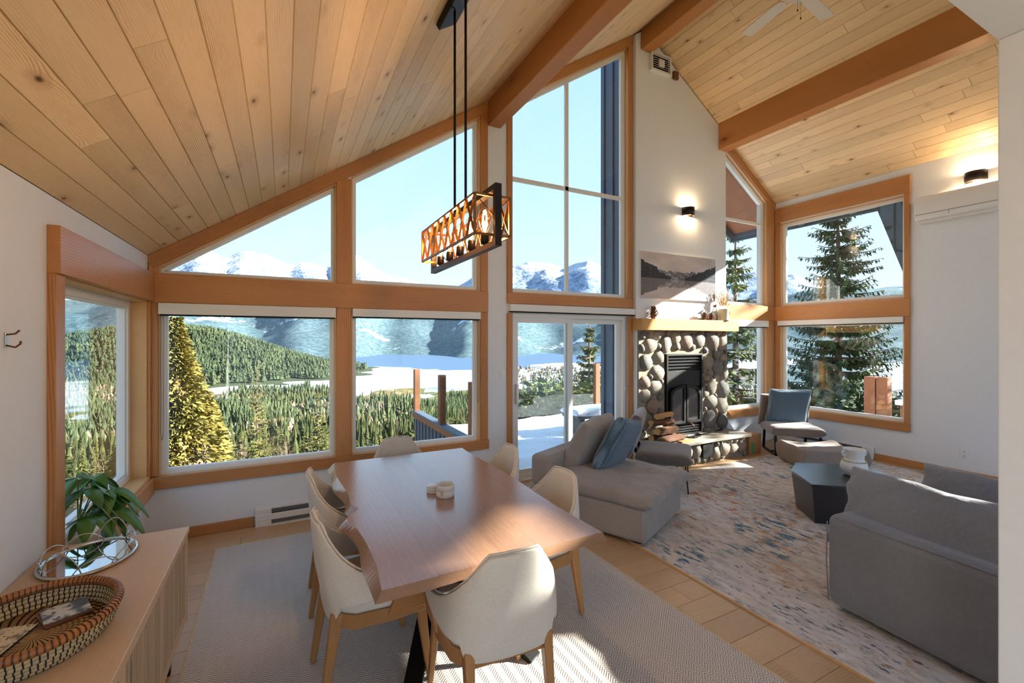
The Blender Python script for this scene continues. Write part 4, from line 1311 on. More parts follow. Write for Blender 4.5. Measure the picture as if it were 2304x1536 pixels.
# shrubs below the deck and right of the house
def shrub(x, y, z0, H, R, n, label, seed, mat='bush'):
    def pt(rnd):
        a = rnd.uniform(0, 6.28); f = rnd.random()
        rad = R * math.sqrt(max(0.0, 1 - (f * 1.02 - 0.25) ** 2)) * (0.6 + 0.4 * rnd.random()) * (1 + 0.2 * math.sin(a * 4 + seed))
        return (rad * math.cos(a), rad * math.sin(a), f * H), (math.cos(a), math.sin(a), 0.6)
    root = thing('shrub', label, 'shrub', (x, y, z0))
    f = link('foliage', spray_mesh('foliage', n, pt, 0.24, seed), mat, root); f['kind'] = 'stuff'
    MB().lathe([(R * 0.55, 0.0), (R * 0.6, H * 0.4), (0.0, H * 0.8)], 9).build('inner_twigs', 'trunk', root, smooth=True)
for k, (px, d, zt_, R, lab) in enumerate(((1192, 15.5, -0.15, 1.9, 'olive green shrub below the deck, left of the door stile'), (1262, 17.5, 0.05, 2.0, 'tall shrub in front of the young fir'), (1370, 16.0, 0.0, 2.0, 'shrub behind the snow-capped bench'),
                                          (1700, 11.5, -0.2, 1.6, 'dark shrub below the narrow window'), (1790, 12.5, -0.4, 1.7, 'shrub at the foot of the tall spruce'), (1960, 13.5, 0.0, 1.8, 'shrub behind the cedar posts'))):
    x, y = view_dir(px, d)
    z0 = float(ground_z(np.array(x), np.array(y)))
    shrub(x, y, z0 - 0.3, zt_ - z0 + 0.3, R, 9000, lab, 70 + k, 'bush' if k < 3 else 'spruce')

# ------------------------------------------------------------------ deck outside the door
DX0, DX1, DY1 = 2.25, 9.6, 8.3
dk = struct(MB().box(DX0, DX1, YG + TH, DY1, -0.30, -0.10).build('deck', 'deck_wood', fixn=False), 'timber deck outside the sliding door')
random.seed(2)
yy = YG + TH
k = 0
while yy < 5.9:
    MB().box(-2.2, 2.2, 0.003, 0.137, -0.02, 0.0).build('plank', 'deck_wood', dk, loc=(DX0 + 2.3, yy, -0.075), fixn=False)
    yy += 0.14
def snow_fn(u, v):
    x = DX0 + 0.1 + (DX1 - DX0 - 0.1) * u; y = 5.12 + (DY1 - 5.12) * v
    h = 0.10 * min(1.0, v * 9) + 0.05 * mnoise.noise(Vector((x * 0.8, y * 0.8, 0))) + 0.02 * mnoise.noise(Vector((x * 3, y * 3, 1)))
    yy_ = y + (0.10 * mnoise.noise(Vector((x * 1.7, 5, 0))) if v < 0.01 else 0)
    return (x, yy_, -0.085 + max(0.0, h + (0.02 if v > 0 else 0)))
sn = MB().grid(snow_fn, 70, 40).build('snow', 'snow', smooth=True)
sn['kind'] = 'stuff'; sn['label'] = 'fresh snow lying over the deck boards'; sn['category'] = 'snow'
# railing: board skirt, cap rail, posts, glass
def railing(p0, p1, posts, label, skirt=True):
    p0 = Vector(p0); p1 = Vector(p1)
    d = (p1 - p0); L = d.length; d.normalize()
    root = thing('deck_railing', label, 'railing', tuple(p0), math.atan2(d.y, d.x))
    if skirt:
        MB().box(0, L, -0.07, 0.07, 0.32, 0.36).build('cap_rail', 'slate_paint', root, bevel=0.004)
        MB().box(0, L, 0.055, 0.07, 0.24, 0.325).build('trim_board', 'cedar_out', root)
        MB().box(0, L, -0.03, 0.02, -1.6, 0.32).build('skirt', 'slate_paint', root)
        k = 0.05
        while k < L:
            MB().box(k, k + 0.045, 0.02, 0.045, -1.6, 0.32).build('batten', 'slate_paint', root)
            k += 0.20
    for s in posts:
        MB().box(s - 0.06, s + 0.06, -0.05, 0.05, 0.36 if skirt else -0.1, 1.14).build('post', 'cedar_out', root, bevel=0.004)
    for a, b in zip(posts[:-1], posts[1:]):
        MB().box(a + 0.06, b - 0.06, -0.004, 0.004, 0.40 if skirt else 0.05, 1.05).build('glass_panel', 'clear_glass', root)
    return root
railing((DX0, 5.35, 0), (DX0, 8.36, 0), [0.15, 1.45, 2.96], 'slate blue deck railing with cedar posts beside the dining window')
railing((DX0 + 0.1, DY1, 0), (DX1, DY1, 0), [1.9, 4.15, 6.6], 'deck railing with glass panels at the far edge of the snow', skirt=False)
# exterior of the chimney
mb = MB(); mb.box(4.36, 6.08, 4.94, 5.47, -1.5, 7.2)
for k in range(3): mb.box(4.335, 4.36, YG + TH + 0.08 + k * 0.2, YG + TH + 0.13 + k * 0.2, -1.5, 7.2)
tag(mb.build('chimney_chase', 'slate_paint', bevel=0.006), 'slate blue boarded chimney chase outside the tall window', 'chimney')
# snow-capped bench
bn = thing('garden_bench', 'snow-capped timber bench on the deck', 'bench', (5.05, 6.5, -0.08))
MB().box(-0.55, 0.75, -0.25, 0.25, 0.40, 0.46).build('seat', 'deck_wood', bn, bevel=0.01)
for sx in (-0.42, 0.62):
    MB().box(sx - 0.05, sx + 0.05, -0.2, 0.2, 0.0, 0.40).build('leg', 'deck_wood', bn)
me = cushion_mesh(1.36, 0.56, 0.16, 16, 4.0, 0.0, 0.02, 5)
link('snow_cap', me, 'snow', bn, smooth=True, loc=(0.1, 0, 0.50))
# cedar posts and table beyond the right wall
for k, (px, X_) in enumerate(((1961, 10.2), (1989, 10.2))):
    u = (px - 1152.0) / 999.0
    yv = X_ * (math.cos(YAW) - math.sin(YAW) * u) / (math.sin(YAW) + math.cos(YAW) * u)
    o = MB().box(-0.09, 0.09, -0.09, 0.09, -2.6, 0.98).build('cedar_post', 'cedar_out', bevel=0.006, loc=(X_, yv, 0))
    tag(o, ('stout cedar post outside the corner window, nearer the corner', 'stout cedar post outside the corner window, nearer the white wall')[k], 'post')
ot = thing('patio_table', 'pale patio table top outside the corner window', 'table', (9.9, 3.35, -2.6))
MB().box(-0.5, 0.4, -0.6, 0.45, 3.17, 3.26).build('table_top', 'snow', ot, bevel=0.02)
for sx in (-0.4, 0.3):
    for sy in (-0.5, 0.35):
        MB().box(sx - 0.04, sx + 0.04, sy - 0.04, sy + 0.04, 0.0, 3.17).build('leg', 'cedar_out', ot)
# neighbouring roof under snow
x, y = view_dir(2060, 36)
nb = thing('neighbour_house', 'neighbouring house with a snow-covered roof', 'house', (x, y, -8.0), math.radians(-40))
MB().box(-4, 4, -3, 3, 0.0, 4.6).build('wall', 'cedar_out', nb)
m = MB(); m.prism([(-3.6, 4.5), (3.6, 4.5), (0, 7.9)], -4.5, 4.5, lambda a, b, h: (h, a, b)); m.build('roof', 'snow', nb)

# eaves outside the right-hand windows
def soffit(name, corners, t, mat, label):
    v0 = [Vector(c_) for c_ in corners]
    n = (v0[1] - v0[0]).cross(v0[3] - v0[0]).normalized()
    if n.z < 0: n = -n
    vs = v0 + [p + n * t for p in v0]
    o = MB().add(vs, [(0, 3, 2, 1), (4, 5, 6, 7), (0, 1, 5, 4), (1, 2, 6, 5), (2, 3, 7, 6), (3, 0, 4, 7)]).build(name, mat)
    return struct(o, label)
ex = XR + TH
soffit('roof_eave', [(ex, 1.6, cr(ex)), (7.86, 1.6, cr(7.86)), (7.86, 5.75, cr(7.86)), (ex, 5.75, cr(ex))], 0.14, 'cedar_out', 'boarded eave soffit outside the corner windows')
soffit('roof_verge', [(6.2, YG + TH + 0.05, cr(6.2)), (ex, YG + TH + 0.05, cr(ex)), (ex, 5.75, cr(ex)), (6.2, 5.75, cr(6.2))], 0.14, 'cedar_out', 'boarded gable overhang outside the narrow window')
board('fascia', (7.88, 1.6, cr(7.86) - 0.02), (7.88, 5.78, cr(7.86) - 0.02), 0.26, 0.035, 'slate_paint', (0, 0, 1))
board('bargeboard', (6.2, 5.77, cr(6.2) - 0.02), (7.88, 5.77, cr(7.88) - 0.02), 0.26, 0.035, 'slate_paint', (0, 0, 1))
m = MB(); m.prism([(3.32, 3.74), (3.02, 2.80), (2.86, 2.30), (2.80, 2.30), (2.80, 3.74)], 0.10, 0.16, r_fn)
struct(m.build('roof_bracket', 'slate_paint'), 'dark slate eave bracket outside the corner window')
for k, yy_ in enumerate((4.42, 3.66)):
    board('rafter_tail', (XR + TH, yy_, 3.80), (XR + TH + 0.16, yy_, 3.68), 0.14, 0.09, 'deck_wood', (0, 0, 1))
limb_tree(14.6, 1.9, -8.0, 16.6, 2.0, 'unseen spruce added to dapple the sun through the corner window', 41, 'spruce', whorls=36, per=8, dens=22)  # unseen; added to break up the sun on the chimney wall
shrub(12.6, 1.65, -7.0, 11.2, 1.9, 7000, 'unseen evergreen added to block low sun from the corner window', 43, 'spruce')  # unseen; added to keep the low sun off the rug
# ------------------------------------------------------------------ fireplace
FY = 4.60                                    # face of the mortar
fp = thing('stone_fireplace', 'river-stone fireplace with timber mantel and raised hearth', 'fireplace', (5.2, FY, 0))
FX0, FX1 = 4.32, 6.13
IX0, IX1, IZ0, IZ1 = 4.80, 5.535, 0.33, 1.50
ox = 5.2
mb = MB()
for x0, x1, z0, z1 in ((FX0, IX0, 0.30, 1.829), (IX1, FX1, 0.30, 1.829), (IX0, IX1, IZ1, 1.829), (IX0, IX1, 0.28, IZ0)):
    mb.box(x0 - ox, x1 - ox, 0.0, 0.074, z0, z1)
mb.build('mortar_face', 'mortar', fp, fixn=False)
# stones: six shared shapes, each placed, turned and tinted on its own
stone_me = []
for k in range(7):
    bm = bmesh.new()
    bmesh.ops.create_icosphere(bm, subdivisions=2, radius=1.0)
    for vtx in bm.verts:
        n = mnoise.noise(vtx.co * 0.9 + Vector((k * 7.1, 0, 0))) * 0.28 + mnoise.noise(vtx.co * 2.2 + Vector((0, k * 5.3, 0))) * 0.10
        vtx.co *= (1.0 + n)
    me = bpy.data.meshes.new('stone'); bm.to_mesh(me); bm.free()
    me.polygons.foreach_set('use_smooth', [True] * len(me.polygons))
    me.materials.append(M['river_stone']); stone_me.append(me)
def pack(regions, holes, radii, seed, gap=0.93, tries=2600):
    """regions: list of (x0,x1,z0,z1); returns circles that do not overlap"""
    rnd = random.Random(seed); out = []
    for r0, r1, n in radii:
        for _ in range(tries):
            reg = regions[rnd.randrange(len(regions))]
            r = rnd.uniform(r0, r1)
            if reg[1] - reg[0] < 2 * r * 0.9 or reg[3] - reg[2] < 2 * r * 0.9: continue
            x = rnd.uniform(reg[0] + r * 0.85, reg[1] - r * 0.85); z = rnd.uniform(reg[2] + r * 0.85, reg[3] - r * 0.85)
            if any(h[0] - r * 0.85 < x < h[1] + r * 0.85 and h[2] - r * 0.85 < z < h[3] + r * 0.85 for h in holes): continue
            if any((x - a) ** 2 + (z - b) ** 2 < ((r + c_) * gap) ** 2 for a, b, c_ in out): continue
            out.append((x, z, r))
    return out
def lay(circles, y, depth, seed, parent):
    rnd = random.Random(seed)
    for x, z, r in circles:
        o = bpy.data.objects.new('stone', stone_me[rnd.randrange(7)])
        C.objects.link(o); o.parent = parent
        o.location = (x - ox, y, z)
        ax = rnd.uniform(0.88, 1.18)
        o.rotation_euler = (rnd.uniform(-0.2, 0.2), rnd.uniform(0, 6.28), rnd.uniform(-0.2, 0.2))
        o.scale = (r * ax * 1.02, depth + r * 0.25, r / ax * 1.04)
hole = [(IX0 - 0.03, IX1 + 0.03, 0.0, IZ1 + 0.03)]
cs = pack([(FX0, IX0 - 0.02, 0.31, 1.83), (IX1 + 0.02, FX1, 0.31, 1.83), (FX0, FX1, IZ1, 1.83)], hole, ((0.115, 0.145, 0), (0.09, 0.115, 0), (0.06, 0.085, 0), (0.035, 0.055, 0)), 4, gap=0.88)
lay(cs, 0.000, 0.035, 8, fp)
# hearth
HY = 4.20
mb = MB(); mb.box(4.34 - ox, 6.06 - ox, HY - FY + 0.04, 0.0, 0.0, 0.285); mb.build('hearth_core', 'mortar', fp, fixn=False)
def slab_fn(u, v): return None
m = MB()
poly = [(4.28, HY - 0.01), (4.9, HY - 0.035), (5.5, HY - 0.02), (6.10, HY - 0.03), (6.13, 4.45), (6.12, FY), (4.28, FY)]
m.prism([(a - ox, b - FY) for a, b in poly], 0.285, 0.33, lambda a, b, h: (a, b, h)); m.build('hearth_slab', 'slab_stone', fp, bevel=0.008)
vent_h = [(5.10, 5.31, 0.07, 0.28)]
cs = pack([(4.34, 6.07, 0.0, 0.285)], vent_h, ((0.09, 0.125, 0), (0.065, 0.085, 0), (0.035, 0.06, 0)), 14, gap=0.88)
lay(cs, HY - FY + 0.045, 0.04, 18, fp)
MB().box(5.11 - ox, 5.30 - ox, HY - FY + 0.0, HY - FY + 0.06, 0.085, 0.275).build('ash_opening', 'black_gap', fp)
# mantel
mo = board('mantel', (4.291, 4.547, 1.91), (6.24, 4.547, 1.91), 0.16, 0.144, 'mantel_wood', (0, 0, 1), bevel=0.006, kind=None)
mw = mo.matrix_world.copy(); mo.parent = fp; mo.matrix_world = Matrix.Translation(-Vector((5.2, FY, 0))) @ mw
MB().box(4.262 - ox, 4.2885 - ox, 4.475 - FY, 4.665 - FY, 1.83, 1.99).build('mantel_return', 'mantel_wood', fp, bevel=0.004)
# cast-iron insert
ins = MB()
cxm = (IX0 + IX1) / 2 - ox; hw = (IX1 - IX0) / 2
ring(ins, rect(cxm - hw, cxm + hw, IZ0, IZ1), rect(cxm - hw + 0.03, cxm + hw - 0.03, IZ0 + 0.02, IZ1 - 0.03), -0.045, 0.02, lambda a, b, h: (a, h, b))
ins.box(cxm - hw + 0.03, cxm + hw - 0.03, 0.0, 0.018, IZ0 + 0.02, IZ1 - 0.03)
ins.box(cxm - hw + 0.03, cxm + hw - 0.03, -0.025, 0.0, 1.02, 1.26)
insert = ins.build('stove_insert', 'iron', fp, bevel=0.006)
for k in range(4):
    z = 1.295 + k * 0.045
    MB().bar((cxm - hw + 0.035, -0.02, z), (cxm + hw - 0.035, -0.02, z), 0.03, 0.012, (0, -0.55, 0.8)).build('louver', 'iron', insert)
for k in range(3):
    z = 0.375 + k * 0.035
    MB().bar((cxm - hw + 0.035, -0.02, z), (cxm + hw - 0.035, -0.02, z), 0.026, 0.010, (0, -0.55, 0.8)).build('louver', 'iron', insert)
# arched twin doors
AR = hw - 0.06
def arch(x): return 0.90 + 0.15 * math.sqrt(max(0.0, 1 - (x / (AR + 0.02)) ** 2))
for s in (-1, 1):
    xs = [0.012 + (AR - 0.012) * k / 8 for k in range(9)]
    outer = [(xs[0], 0.50), (xs[-1], 0.50)] + [(x, arch(x)) for x in reversed(xs)]
    cxa = sum(p[0] for p in outer) / len(outer); cza = 0.74
    inner = [(x + (0.032 if x < 0.1 else -0.032 if x > AR - 0.05 else 0), (z + 0.035 if z < 0.6 else z - 0.038)) for x, z in outer]
    if s < 0: outer = [(-x, z) for x, z in outer][::-1]; inner = [(-x, z) for x, z in inner][::-1]
    m = MB(); ring(m, outer, inner, -0.065, -0.03, lambda a, b, h: (a + cxm, h, b)); d = m.build('door', 'iron', insert, bevel=0.004)
    m = MB(); m.prism(inner, -0.048, -0.042, lambda a, b, h: (a + cxm, h, b)); m.build('pane', 'stove_glass', d)
m = MB(); m.tube([(cxm + 0.03, -0.06, 0.52), (cxm + 0.045, -0.12, 0.50), (cxm + 0.075, -0.15, 0.44)], 0.008, 8); m.build('handle', 'rust_metal', insert, smooth=True)

# things on the hearth ------------------------------------------------------
def log(loc, L, r, rz, ry, label, seed, split=True, mat='bark_wood'):
    rnd = random.Random(seed)
    n = 9
    prof = []
    for k in range(n):
        a = 2 * PI * k / n
        rr = r * rnd.uniform(0.82, 1.12)
        if split and PI * 0.15 < a < PI * 0.85: rr *= 0.62
        prof.append((rr * math.cos(a), rr * math.sin(a)))
    root = thing('firewood_log', label, 'log', loc, rz, 'firewood stacked on the hearth')
    m = MB()
    segs = 6
    vs = []; fs = []
    for i in range(segs):
        x = -L / 2 + L * i / (segs - 1)
        for a, b in prof:
            j = 1 + rnd.uniform(-0.06, 0.06)
            vs.append((x, a * j, b * j))
    for i in range(segs - 1):
        for k in range(n):
            l = (k + 1) % n
            fs.append((i * n + k, i * n + l, (i + 1) * n + l, (i + 1) * n + k))
    m.add(vs, fs)
    o = m.build('bark', mat, root); o.rotation_euler = (0, ry, 0)
    for e in (0, segs - 1):
        c_ = MB().add(vs[e * n:(e + 1) * n], [tuple(range(n))]); oo = c_.build('end_grain', 'split_wood', root); oo.rotation_euler = (0, ry, 0)
    return root
HZ = 0.331
for k, (x, y, z, L, r, rz, ry, lab, mat) in enumerate((
        (4.62, 4.30, 0.060, 0.40, 0.062, 0.10, 0.0, 'dark split log at the front bottom of the firewood pile', 'bark_wood'),
        (4.60, 4.44, 0.060, 0.40, 0.060, -0.06, 0.0, 'dark log at the back bottom of the firewood pile', 'bark_wood'),
        (4.58, 4.36, 0.165, 0.40, 0.060, 0.14, 0.02, 'brown log in the middle of the firewood pile', 'bark_wood'),
        (4.42, 4.26, 0.045, 0.20, 0.045, 1.2, 0.0, 'short round log at the left foot of the firewood pile', 'bark_wood'),
        (4.56, 4.42, 0.262, 0.36, 0.055, -0.10, 0.0, 'thick reddish log near the top of the firewood pile', 'bark_wood'),
        (4.55, 4.37, 0.365, 0.34, 0.048, 0.22, 0.0, 'pale split log on top of the firewood pile', 'split_wood'))):
    log((x, y, HZ + z), L, r, rz, ry, lab, 50 + k, mat=mat)
tag(MB().box(-0.15, 0.15, -0.035, 0.035, 0, 0.022).build('kindling_board', 'split_wood', bevel=0.002, loc=(4.83, 4.235, HZ), rot=(0, 0, 0.12)), 'flat kindling board in front of the firewood', 'board')
sh = thing('fire_shovel', 'black fireplace shovel lying on the hearth', 'shovel', (5.16, 4.36, HZ), 0.12)
MB().tube([(0.10, 0, 0.022), (0.3, 0.02, 0.024), (0.62, 0.05, 0.02)], 0.007, 7).build('rod', 'black_metal', sh, smooth=True)
MB().tube([(0.62, 0.05, 0.02), (0.68, 0.075, 0.02), (0.74, 0.06, 0.02), (0.70, 0.03, 0.02), (0.63, 0.045, 0.02)], 0.006, 6).build('loop_handle', 'black_metal', sh, smooth=True)
def pan(u, v):
    x = -0.12 + 0.22 * u; y = (-0.06 + 0.12 * v)
    return (x, y, 0.006 + 0.03 * (abs(v - 0.5) * 2) ** 3 + 0.03 * max(0, u - 0.7) / 0.3)
MB().grid(pan, 8, 9).build('pan', 'black_metal', sh, solid=0.004)
tag(MB().box(-0.13, 0.13, -0.016, 0.016, 0, 0.022).build('paint_stick', 'white_plastic', bevel=0.004, loc=(5.93, 4.30, HZ), rot=(0, 0, -0.25)), 'white fire-starter stick at the end of the hearth', 'stick')
bx = thing('cardboard_box', 'small cardboard box with a green print beside the hearth', 'box', (6.25, 4.34, 0), 0.05)
MB().box(-0.15, 0.15, -0.12, 0.12, 0, 0.29).build('carton', 'cardboard', bx, bevel=0.004)
MB().box(-0.10, -0.02, -0.1215, -0.1195, 0.03, 0.17).build('green_print', 'green_print', bx)
MB().box(-0.145, 0.145, -0.015, 0.015, 0.289, 0.2915).build('tape', 'straw', bx)

# mantel things
MZ = 1.991
def pinecone(loc, H, R, label, seed):
    rnd = random.Random(seed)
    root = thing('pinecone', label, 'pinecone', loc, rnd.uniform(0, 6), 'pinecones on the mantel')
    MB().lathe([(R * 0.3, 0.0), (R * 0.55, H * 0.3), (R * 0.35, H * 0.75), (0.0, H * 0.95)], 10).build('core', 'pinecone', root)
    m = MB()
    for k in range(70):
        f = (k + 0.5) / 70
        a = k * 2.39996
        rr = R * (0.55 + 0.45 * math.sin(PI * min(1.0, 0.22 + f * 0.9))) * (1 - 0.35 * f)
        z = H * (0.03 + 0.92 * f)
        d = Vector((math.cos(a), math.sin(a), 0.35 + 0.5 * f)).normalized()
        sd = Vector((-math.sin(a), math.cos(a), 0))
        p = Vector((0, 0, z)) + Vector((math.cos(a), math.sin(a), 0)) * rr * 0.35
        tipp = p + d * rr * 0.72
        w = R * 0.20
        up = d.cross(sd) * R * 0.05
        m.add([p - sd * w * 0.4, p + sd * w * 0.4, tipp + sd * w, tipp - sd * w, tipp + d * w * 0.5 + up * 1.5, tipp - up * 2], [(0, 1, 2, 3), (3, 2, 4), (3, 5, 2), (2, 5, 4), (3, 4, 5)])
    o = m.build('scales', 'pinecone', root, fixn=False); o['kind'] = 'stuff'
    return root
pinecone((4.54, 4.55, MZ), 0.165, 0.085, 'large pinecone standing alone on the mantel', 1)
pinecone((5.555, 4.545, MZ), 0.115, 0.066, 'pinecone on the mantel, further from the watering can', 2)
pinecone((5.70, 4.54, MZ), 0.10, 0.058, 'pinecone on the mantel touching the watering can', 3)
wc = thing('watering_can', 'cream watering can holding dried grasses on the mantel', 'watering can', (5.96, 4.535, MZ), 0.0)
MB().lathe([(0.0, 0.0), (0.085, 0.0), (0.083, 0.01), (0.076, 0.17), (0.08, 0.175), (0.074, 0.175), (0.070, 0.012), (0.0, 0.012)], 24).build('body', 'cream_metal', wc, smooth=True)
MB().tube([(-0.078, 0, 0.05), (-0.12, 0, 0.10), (-0.165, 0, 0.18), (-0.178, 0, 0.205)], [0.014, 0.011, 0.008, 0.008], 10).build('spout', 'cream_metal', wc, smooth=True)
MB().lathe([(0.008, 0.0), (0.03, 0.025), (0.031, 0.03), (0.0, 0.034)], 14, mat=Matrix.Translation((-0.176, 0, 0.20)) @ Matrix.Rotation(-0.6, 4, 'Y')).build('rose', 'rust_metal', wc, smooth=True)
MB().tube([(0.078, 0, 0.155), (0.125, 0, 0.165), (0.145, 0, 0.12), (0.12, 0, 0.07), (0.08, 0, 0.05)], 0.007, 8).build('handle', 'rust_metal', wc, smooth=True)
MB().tube([(-0.075, 0, 0.07), (-0.12, 0, 0.075), (-0.115, 0, 0.085)], 0.005, 6).build('brace', 'rust_metal', wc)
pg = thing('pampas_grass', 'dried pampas grass standing in the watering can', 'dried grass', (5.96, 4.535, MZ + 0.014))
rnd = random.Random(5)
for k in range(15):
    a = rnd.uniform(0, 6.28); tilt = rnd.uniform(0.15, 0.75); L = rnd.uniform(0.24, 0.36)
    d = Vector((math.cos(a) * tilt * 0.9, -abs(math.sin(a)) * tilt * 0.45 + 0.08, 1.0)).normalized()
    if k in (0, 1): d = Vector((0.75, -0.1, 0.85)).normalized(); L = 0.40
    base = Vector((0, 0, 0)); neck = Vector((d.x * 0.07, d.y * 0.07, 0.17))
    tip_ = neck + d * L * 0.75
    m = MB(); m.tube([base, neck, neck + d * L * 0.3, tip_], [0.0016, 0.0016, 0.0012, 0.0008], 4)
    for s in range(60):
        f = rnd.random()
        p = neck + d * L * (0.12 + 0.68 * f)
        dd = (d * 1.3 + Vector((rnd.uniform(-1, 1), rnd.uniform(-1, 1), rnd.uniform(-0.3, 0.6))) * 0.55).normalized()
        ln = 0.055 * (1 - 0.5 * f) * rnd.uniform(0.6, 1.2)
        sd = dd.cross(Vector((rnd.random(), rnd.random(), rnd.random()))).normalized() * 0.0035
        m.add([p + sd, p - sd, p + dd * ln], [(0, 1, 2)])
    m.build('plume', 'pampas', pg, fixn=False)

# picture above the mantel
pc = thing('canvas_picture', 'wide monochrome lake and mountain picture above the mantel', 'picture', (5.10, CY - 0.018, 2.60))
pw, phh = 1.50, 0.645
MB().box(-pw / 2, pw / 2, -0.012, 0.018, -phh / 2, phh / 2).build('stretcher', 'white_plastic', pc)
o = MB().add([(-0.5, -0.5, 0), (0.5, -0.5, 0), (0.5, 0.5, 0), (-0.5, 0.5, 0)], [(0, 1, 2, 3)]).build('print', 'lake_print', pc, fixn=False)
o.location = (0, -0.0135, 0); o.rotation_euler = (PI / 2, 0, 0); o.scale = (pw, phh, 1)
# ------------------------------------------------------------------ rugs
def rug(name, x0, x1, y0, y1, mat, label, t, rz=0.0, nx=30, ny=30, ripple=None):
    cx_, cy_ = (x0 + x1) / 2, (y0 + y1) / 2
    hx, hy = (x1 - x0) / 2, (y1 - y0) / 2
    root = thing(name, label, 'rug', (cx_, cy_, 0.0), rz)
    def top(u, v):
        x = -hx + 2 * hx * u; y = -hy + 2 * hy * v
        z = t
        if ripple: z += ripple(x, y)
        return (x, y, z)
    m = MB(); m.grid(top, nx, ny)
    m.build('pile', mat, root, smooth=True)
    e = MB(); ring(e, rect(-hx, hx, -hy, hy), rect(-hx + 0.012, hx - 0.012, -hy + 0.012, hy - 0.012), 0.0005, t + 0.001, lambda a, b, h: (a, b, h))
    return root, e
def rp(x, y):
    d = (y + 0.62) + 0.25 * (x + 1.3)
    fade = max(0.0, 1 - (x + 1.33) / 0.42)
    return 0.012 * fade * math.exp(-(d / 0.022) ** 2)
r1, e1 = rug('dining_rug', -0.46, 2.215, 0.75, 4.345, 'herringbone', 'beige herringbone flat-weave rug under the dining table', 0.006, math.radians(0.9), 60, 160, rp)
e1.build('border', 'straw', r1)
r2, e2 = rug('living_rug', 2.60, 7.28, -0.4, 4.07, 'abstract_rug', 'cream abstract rug with rust and teal flecks in the seating area', 0.010)
e2.build('border', 'jamb_wood', r2)

# ------------------------------------------------------------------ dining table
tb = thing('dining_table', 'live-edge wooden dining table with black spider legs', 'table', (0.865, 2.69, 0.0))
tz0, tz1 = 0.712, 0.76
def edge_l(y, top):
    y_ = y + 2.69
    w = 0.012 * math.sin(y * 7.0) + 0.010 * mnoise.noise(Vector((y * 4, 0, 3)))
    notch = 0.045 * math.exp(-((y_ - 2.62) / 0.055) ** 2) - 0.03 * math.exp(-((y_ - 2.49) / 0.07) ** 2)
    bev = (0.0 if top else -0.035 + 0.012 * math.sin(y * 11))
    return -0.525 + w + notch + bev
def edge_r(y, top):
    return 0.535 + 0.010 * math.sin(y * 5.0 + 1) + 0.006 * mnoise.noise(Vector((y * 4, 7, 3))) + (0.0 if top else 0.022)
NY = 60
# glued-up boards: each stave its own piece
cuts = [-1.0, -0.58, -0.30, -0.02, 0.20, 0.48, 0.74, 1.0]
for k in range(len(cuts) - 1):
    a, b = cuts[k], cuts[k + 1]
    m = MB(); vs = []; fs = []
    for i in range(NY + 1):
        y = -0.965 + 1.935 * i / NY
        if k == 0: y -= 0.0
        def xx(f, top):
            if f <= -1.0: return edge_l(y, top)
            if f >= 1.0: return edge_r(y, top)
            return f * 0.53
        ys = y + (0.012 * (a + 1) if i in (0,) else 0)
        vs += [(xx(a, False), ys, tz0), (xx(b, False), ys, tz0), (xx(b, True), ys, tz1), (xx(a, True), ys, tz1)]
        if i:
            p = (i - 1) * 4; q_ = i * 4
            for s in range(4):
                s2 = (s + 1) % 4
                fs.append((p + s, p + s2, q_ + s2, q_ + s))
    fs += [(0, 3, 2, 1), (NY * 4, NY * 4 + 1, NY * 4 + 2, NY * 4 + 3)]
    # local x along the grain
    m.add([(y_, -x_, z_) for x_, y_, z_ in vs], fs)
    o = m.build('stave', 'walnut_top', tb); o.rotation_euler = (0, 0, PI / 2)
feet = [(-0.33, -0.60), (0.33, -0.64), (-0.33, 0.60), (0.33, 0.60)]
for k, (fx, fy) in enumerate(feet):
    MB().bar((fx, fy, 0.006), (-fx * 0.85, -fy * 0.85, 0.712), 0.09, 0.03, (0, 0, 1)).build('leg', 'black_metal', tb, bevel=0.003)
MB().box(-0.30, 0.30, -0.55, -0.47, 0.700, 0.712).build('top_plate', 'black_metal', tb)
MB().box(-0.30, 0.30, 0.47, 0.55, 0.700, 0.712).build('top_plate', 'black_metal', tb)

